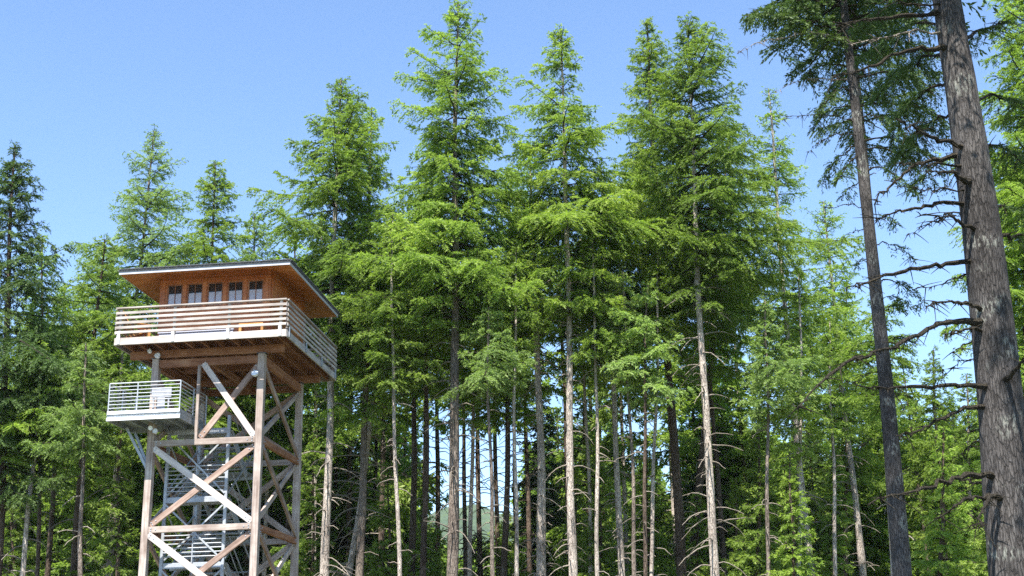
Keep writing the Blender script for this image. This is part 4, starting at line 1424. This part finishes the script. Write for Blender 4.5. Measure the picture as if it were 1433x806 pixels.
# steel platform cantilevered at the front left
pu0, pu1, pv0, pv1 = -2.95, -.46, -3.45, -1.3
boxes_ = [(pu0, pu1, pv0, pv1, 10.34, 10.37)]
plat = boxes('steel_platform', boxes_, STEELD, tower)
boxes('edge_channel', [(pu0, pu1, pv0, pv0 + .05, 10.17, 10.27), (pu0, pu1, pv0 + .04, pv0 + .07, 10.27, 10.34)], WHITE, plat)
boxes('kick_plate', [(pu0 + .02, pu1, pv0 - .02, pv0, 10.375, 10.485)], WHITE, plat)
boxes('edge_channel', [(pu1 - .05, pu1 + .003, pv0 + .05, pv1, 10.165, 10.338), (pu1 - .02, pu1 + .004, pv0, pv1, 10.375, 10.48)], STEELD, plat)
boxes('edge_channel', [(pu0 - .003, pu0 + .05, pv0 + .05, pv1, 10.165, 10.338)], STEELD, plat)
boxes('edge_channel', [(pu0 + .05, pu1 - .05, pv1 - .05, pv1, 10.165, 10.338)], STEELD, plat)
for u in (-2.3, -1.65, -1.0):
    boxes('joist', [(u - .03, u + .03, pv0 + .07, pv1 - .05, 10.2, 10.339)], STEELD, plat)


def pipe(name, pts, r, mat, parent):
    o = link(name, tube_mesh(name, [(np.array(pts, float), np.full(len(pts), r))], 8), mat, parent)
    return o


def steel_rail(name, A, B, z0, z1, nbar, posts, parent, mat=STEEL, bars_r=.013):
    A, B = np.array(A, float), np.array(B, float)
    paths = [(np.array([[A[0], A[1], z1], [B[0], B[1], z1]]), [.023, .023])]
    for i in range(nbar):
        z = z0 + (i + 1) * (z1 - z0) / (nbar + 1)
        paths.append((np.array([[A[0], A[1], z], [B[0], B[1], z]]), [bars_r, bars_r]))
    for t in posts:
        P = A + (B - A) * t
        paths.append((np.array([[P[0], P[1], z0 - .08], [P[0], P[1], z1]]), [.024, .024]))
    return link(name, tube_mesh(name, paths, 8), mat, parent)


for (A_, B_, po) in (((pu0 + .03, pv0 + .03), (pu1 - .03, pv0 + .03), (0, .4, 1)), ((pu1 - .03, pv0 + .03), (pu1 - .03, pv1 + .3), (.5, 1)),
                     ((pu0 + .03, pv0 + .03), (pu0 + .03, pv1), (.5, 1)), ((pu0 + .03, pv1), (-a - .2, pv1), (1,))):
    steel_rail('guardrail', A_, B_, 10.47, 11.42, 7, po, plat, bars_r=.017)
beam('knee_brace', (pu0 + .2, -b, 10.17), (-a - .1, -b, 8.75), .07, .09, STEELD, plat, bev=0)
beam('knee_brace', (pu0 + .2, -1.6, 10.17), (-a - .1, -b + .2, 8.75), .07, .09, STEELD, plat, bev=0)
floodlight(-1.72, -2.75, 10.02, .08, -.1)
floodlight(-1.55, -2.75, 9.92, .085, .3)
# white board on a post standing on the platform
bd = boxes('notice_board', [(-.34, .34, -.012, .012, .62, .96), (-.30, -.25, .013, .05, 0, .96), (-.13, .13, -.012, .012, .12, .618), (.22, .27, .013, .05, 0, .96)], plain_mat('board_paint', (0.33, 0.34, 0.37)), None)
bd.parent = None
Mt = Matrix.Translation((TX, TY, 0)) @ Matrix.Rotation(YAW, 4, 'Z')
bd.matrix_world = Mt @ Matrix.Translation((-1.32, -2.95, 10.372))
tag(bd, 'blank pale board standing behind the bars of the steel platform', 'board')

# steel staircase inside the legs
sc0 = tower
su0, su1, sv0, sv1 = -1.58, .52, -1.45, 1.45
stair = boxes('staircase', [(x_ - .05, x_ + .05, y_ - .05, y_ + .05, -.1, zt_) for (x_, y_, zt_) in
                            ((su0, sv0, 10.16), (su1, sv0, 10.6), (su0, sv1, 10.16), (su1, sv1, 10.6))], STEEL, tower)
lv_ = [10.16, 7.86, 5.70, 3.45, 1.2]
um = (su0 + su1) / 2
for i, z in enumerate(lv_):
    ld = boxes('landing', [(su0 + .06, su1 - .06, sv0, sv0 + .62, z, z + .03), (su0 + .051, su1 - .051, sv0 - .03, sv0 + .02, z - .16, z),
                           (su0 + .051, su1 - .051, sv0 + .60, sv0 + .65, z - .16, z)], STEEL, stair)
    if i:
        steel_rail('guardrail', (su0 + .05, sv0 - .04), (su1 - .05, sv0 - .04), z + .08, z + 1.05, 6, (.5,), stair, bars_r=.019)
    if i < len(lv_) - 1:
        zm_ = (z + lv_[i + 1]) / 2
        boxes('landing', [(su0 + .06, su1 - .06, sv1 - .62, sv1, zm_, zm_ + .03), (su0 + .051, su1 - .051, sv1 - .02, sv1 + .03, zm_ - .16, zm_)], STEELD, stair)
        steel_rail('guardrail', (su0 + .05, sv1 + .04), (su1 - .05, sv1 + .04), zm_ + .08, zm_ + 1.05, 5, (.5,), stair, STEELD)
        for (x0, x1, za, zb) in ((um + .08, su1 - .08, z, zm_), (su0 + .08, um - .08, lv_[i + 1], zm_)):
            ya, yb = sv0 + .66, sv1 - .63
            nst = 6
            fl = beam('flight', (x0, ya, za - .08), (x0, yb, zm_ - .08 if True else zb), .03, .2, STEELD, stair, side=(1, 0, 0), bev=0)
            beam('stringer', (x1, ya, za - .08), (x1, yb, zm_ - .08), .03, .2, STEELD, fl, side=(1, 0, 0), bev=0)
            for k in range(nst):
                t = (k + .5) / nst
                yy, zz = ya + (yb - ya) * t, za + (zm_ - za) * t
                beam('tread', (x0 + .018, yy, zz), (x1 - .018, yy, zz), .26, .03, STEELD, fl, bev=0)
            beam('handrail', (x1 + .03, ya, za + .9), (x1 + .03, yb, zm_ + .9), .035, .035, STEELD, fl, side=(1, 0, 0), bev=0)
            beam('handrail', (x1 + .03, ya, za + .5), (x1 + .03, yb, zm_ + .5), .025, .025, STEELD, fl, side=(1, 0, 0), bev=0)
        # steel cross bracing
        zt_, zb_ = z - .2, lv_[i + 1] + .1
        beam('cross_brace', (su0 + .03, sv0 - .06, zt_), (su1 - .03, sv0 - .06, zb_), .03, .055, STEEL, stair, bev=0)
        beam('cross_brace', (su1 - .03, sv0 + .05, zt_), (su0 + .03, sv0 + .05, zb_), .03, .055, STEEL, stair, bev=0)
        for x_ in (su0 - .06, su1 + .06):
            beam('cross_brace', (x_, sv0, zt_), (x_, sv1, zb_), .03, .055, STEEL, stair, side=(1, 0, 0), bev=0)
            beam('cross_brace', (x_, sv1, zt_), (x_, sv0, zb_), .031, .055, STEELD, stair, side=(1, 0, 0), bev=0)

# furniture on the deck
ch = empty('deck_chair', (0, 0, 0))
for (nm_, A_, B_, w_, h_) in (('backrest', (0, .1, .35), (0, .42, 1.02), .5, .03), ('seat', (0, -.35, .40), (0, .15, .33), .5, .03)):
    pass


def chair_part(name, A_, B_, w_, h_, mat, root, side=(1, 0, 0)):
    A_, B_ = Vector(A_), Vector(B_)
    x = (B_ - A_).normalized()
    s_ = Vector(side)
    z = x.cross(s_).normalized()
    y = z.cross(x)
    M = Matrix((x, y, z)).transposed().to_4x4()
    M.translation = (A_ + B_) / 2
    o = link(name, box_mesh(name, (B_ - A_).length, w_, h_, .004), mat, root)
    o.matrix_local = M


chair_part('backrest', (0, .12, .30), (0, .50, 1.0), .50, .03, WOOD['orange'], ch)
chair_part('seat', (0, -.42, .42), (0, .16, .30), .50, .03, WOOD['orange'], ch)
for s in (-1, 1):
    chair_part('leg', (s * .27, -.40, 0), (s * .27, -.40, .58), .03, .09, WOOD['orange'], ch)
    chair_part('leg', (s * .27, -.30, .40), (s * .27, .46, .0), .03, .09, WOOD['orange'], ch)
    chair_part('armrest', (s * .29, -.48, .60), (s * .29, .36, .60), .11, .025, WOOD['orange'], ch)
ch.matrix_world = Mt @ Matrix.Translation((-2.56, -2.55, 13.043)) @ Matrix.Rotation(2.2, 4, 'Z')
tag(ch, 'orange wooden deck chair at the left corner of the railed deck', 'chair')

bn = empty('bench', (0, 0, 0))
boxes('seat', [(-.42, .42, -.18, .18, .42, .46)], WOOD['orange'], bn)
for x_ in (-.38, .38):
    boxes('leg', [(x_ - .045, x_ + .045, -.16, .16, 0, .418)], WOOD['orange'], bn)
bn.matrix_world = Mt @ Matrix.Translation((1.52, -2.42, 13.043))
tag(bn, 'small orange wooden bench at the right end of the front deck', 'bench')

bx = boxes('storage_box', [(-1.3, 1.3, -.2, .2, 0, .24), (-1.33, 1.33, -.23, .22, .242, .28)], LAV, None)
bx.matrix_world = Mt @ Matrix.Translation((-.38, -2.45, 13.043))
tag(bx, 'long low pale grey storage box behind the front railing of the deck', 'box')
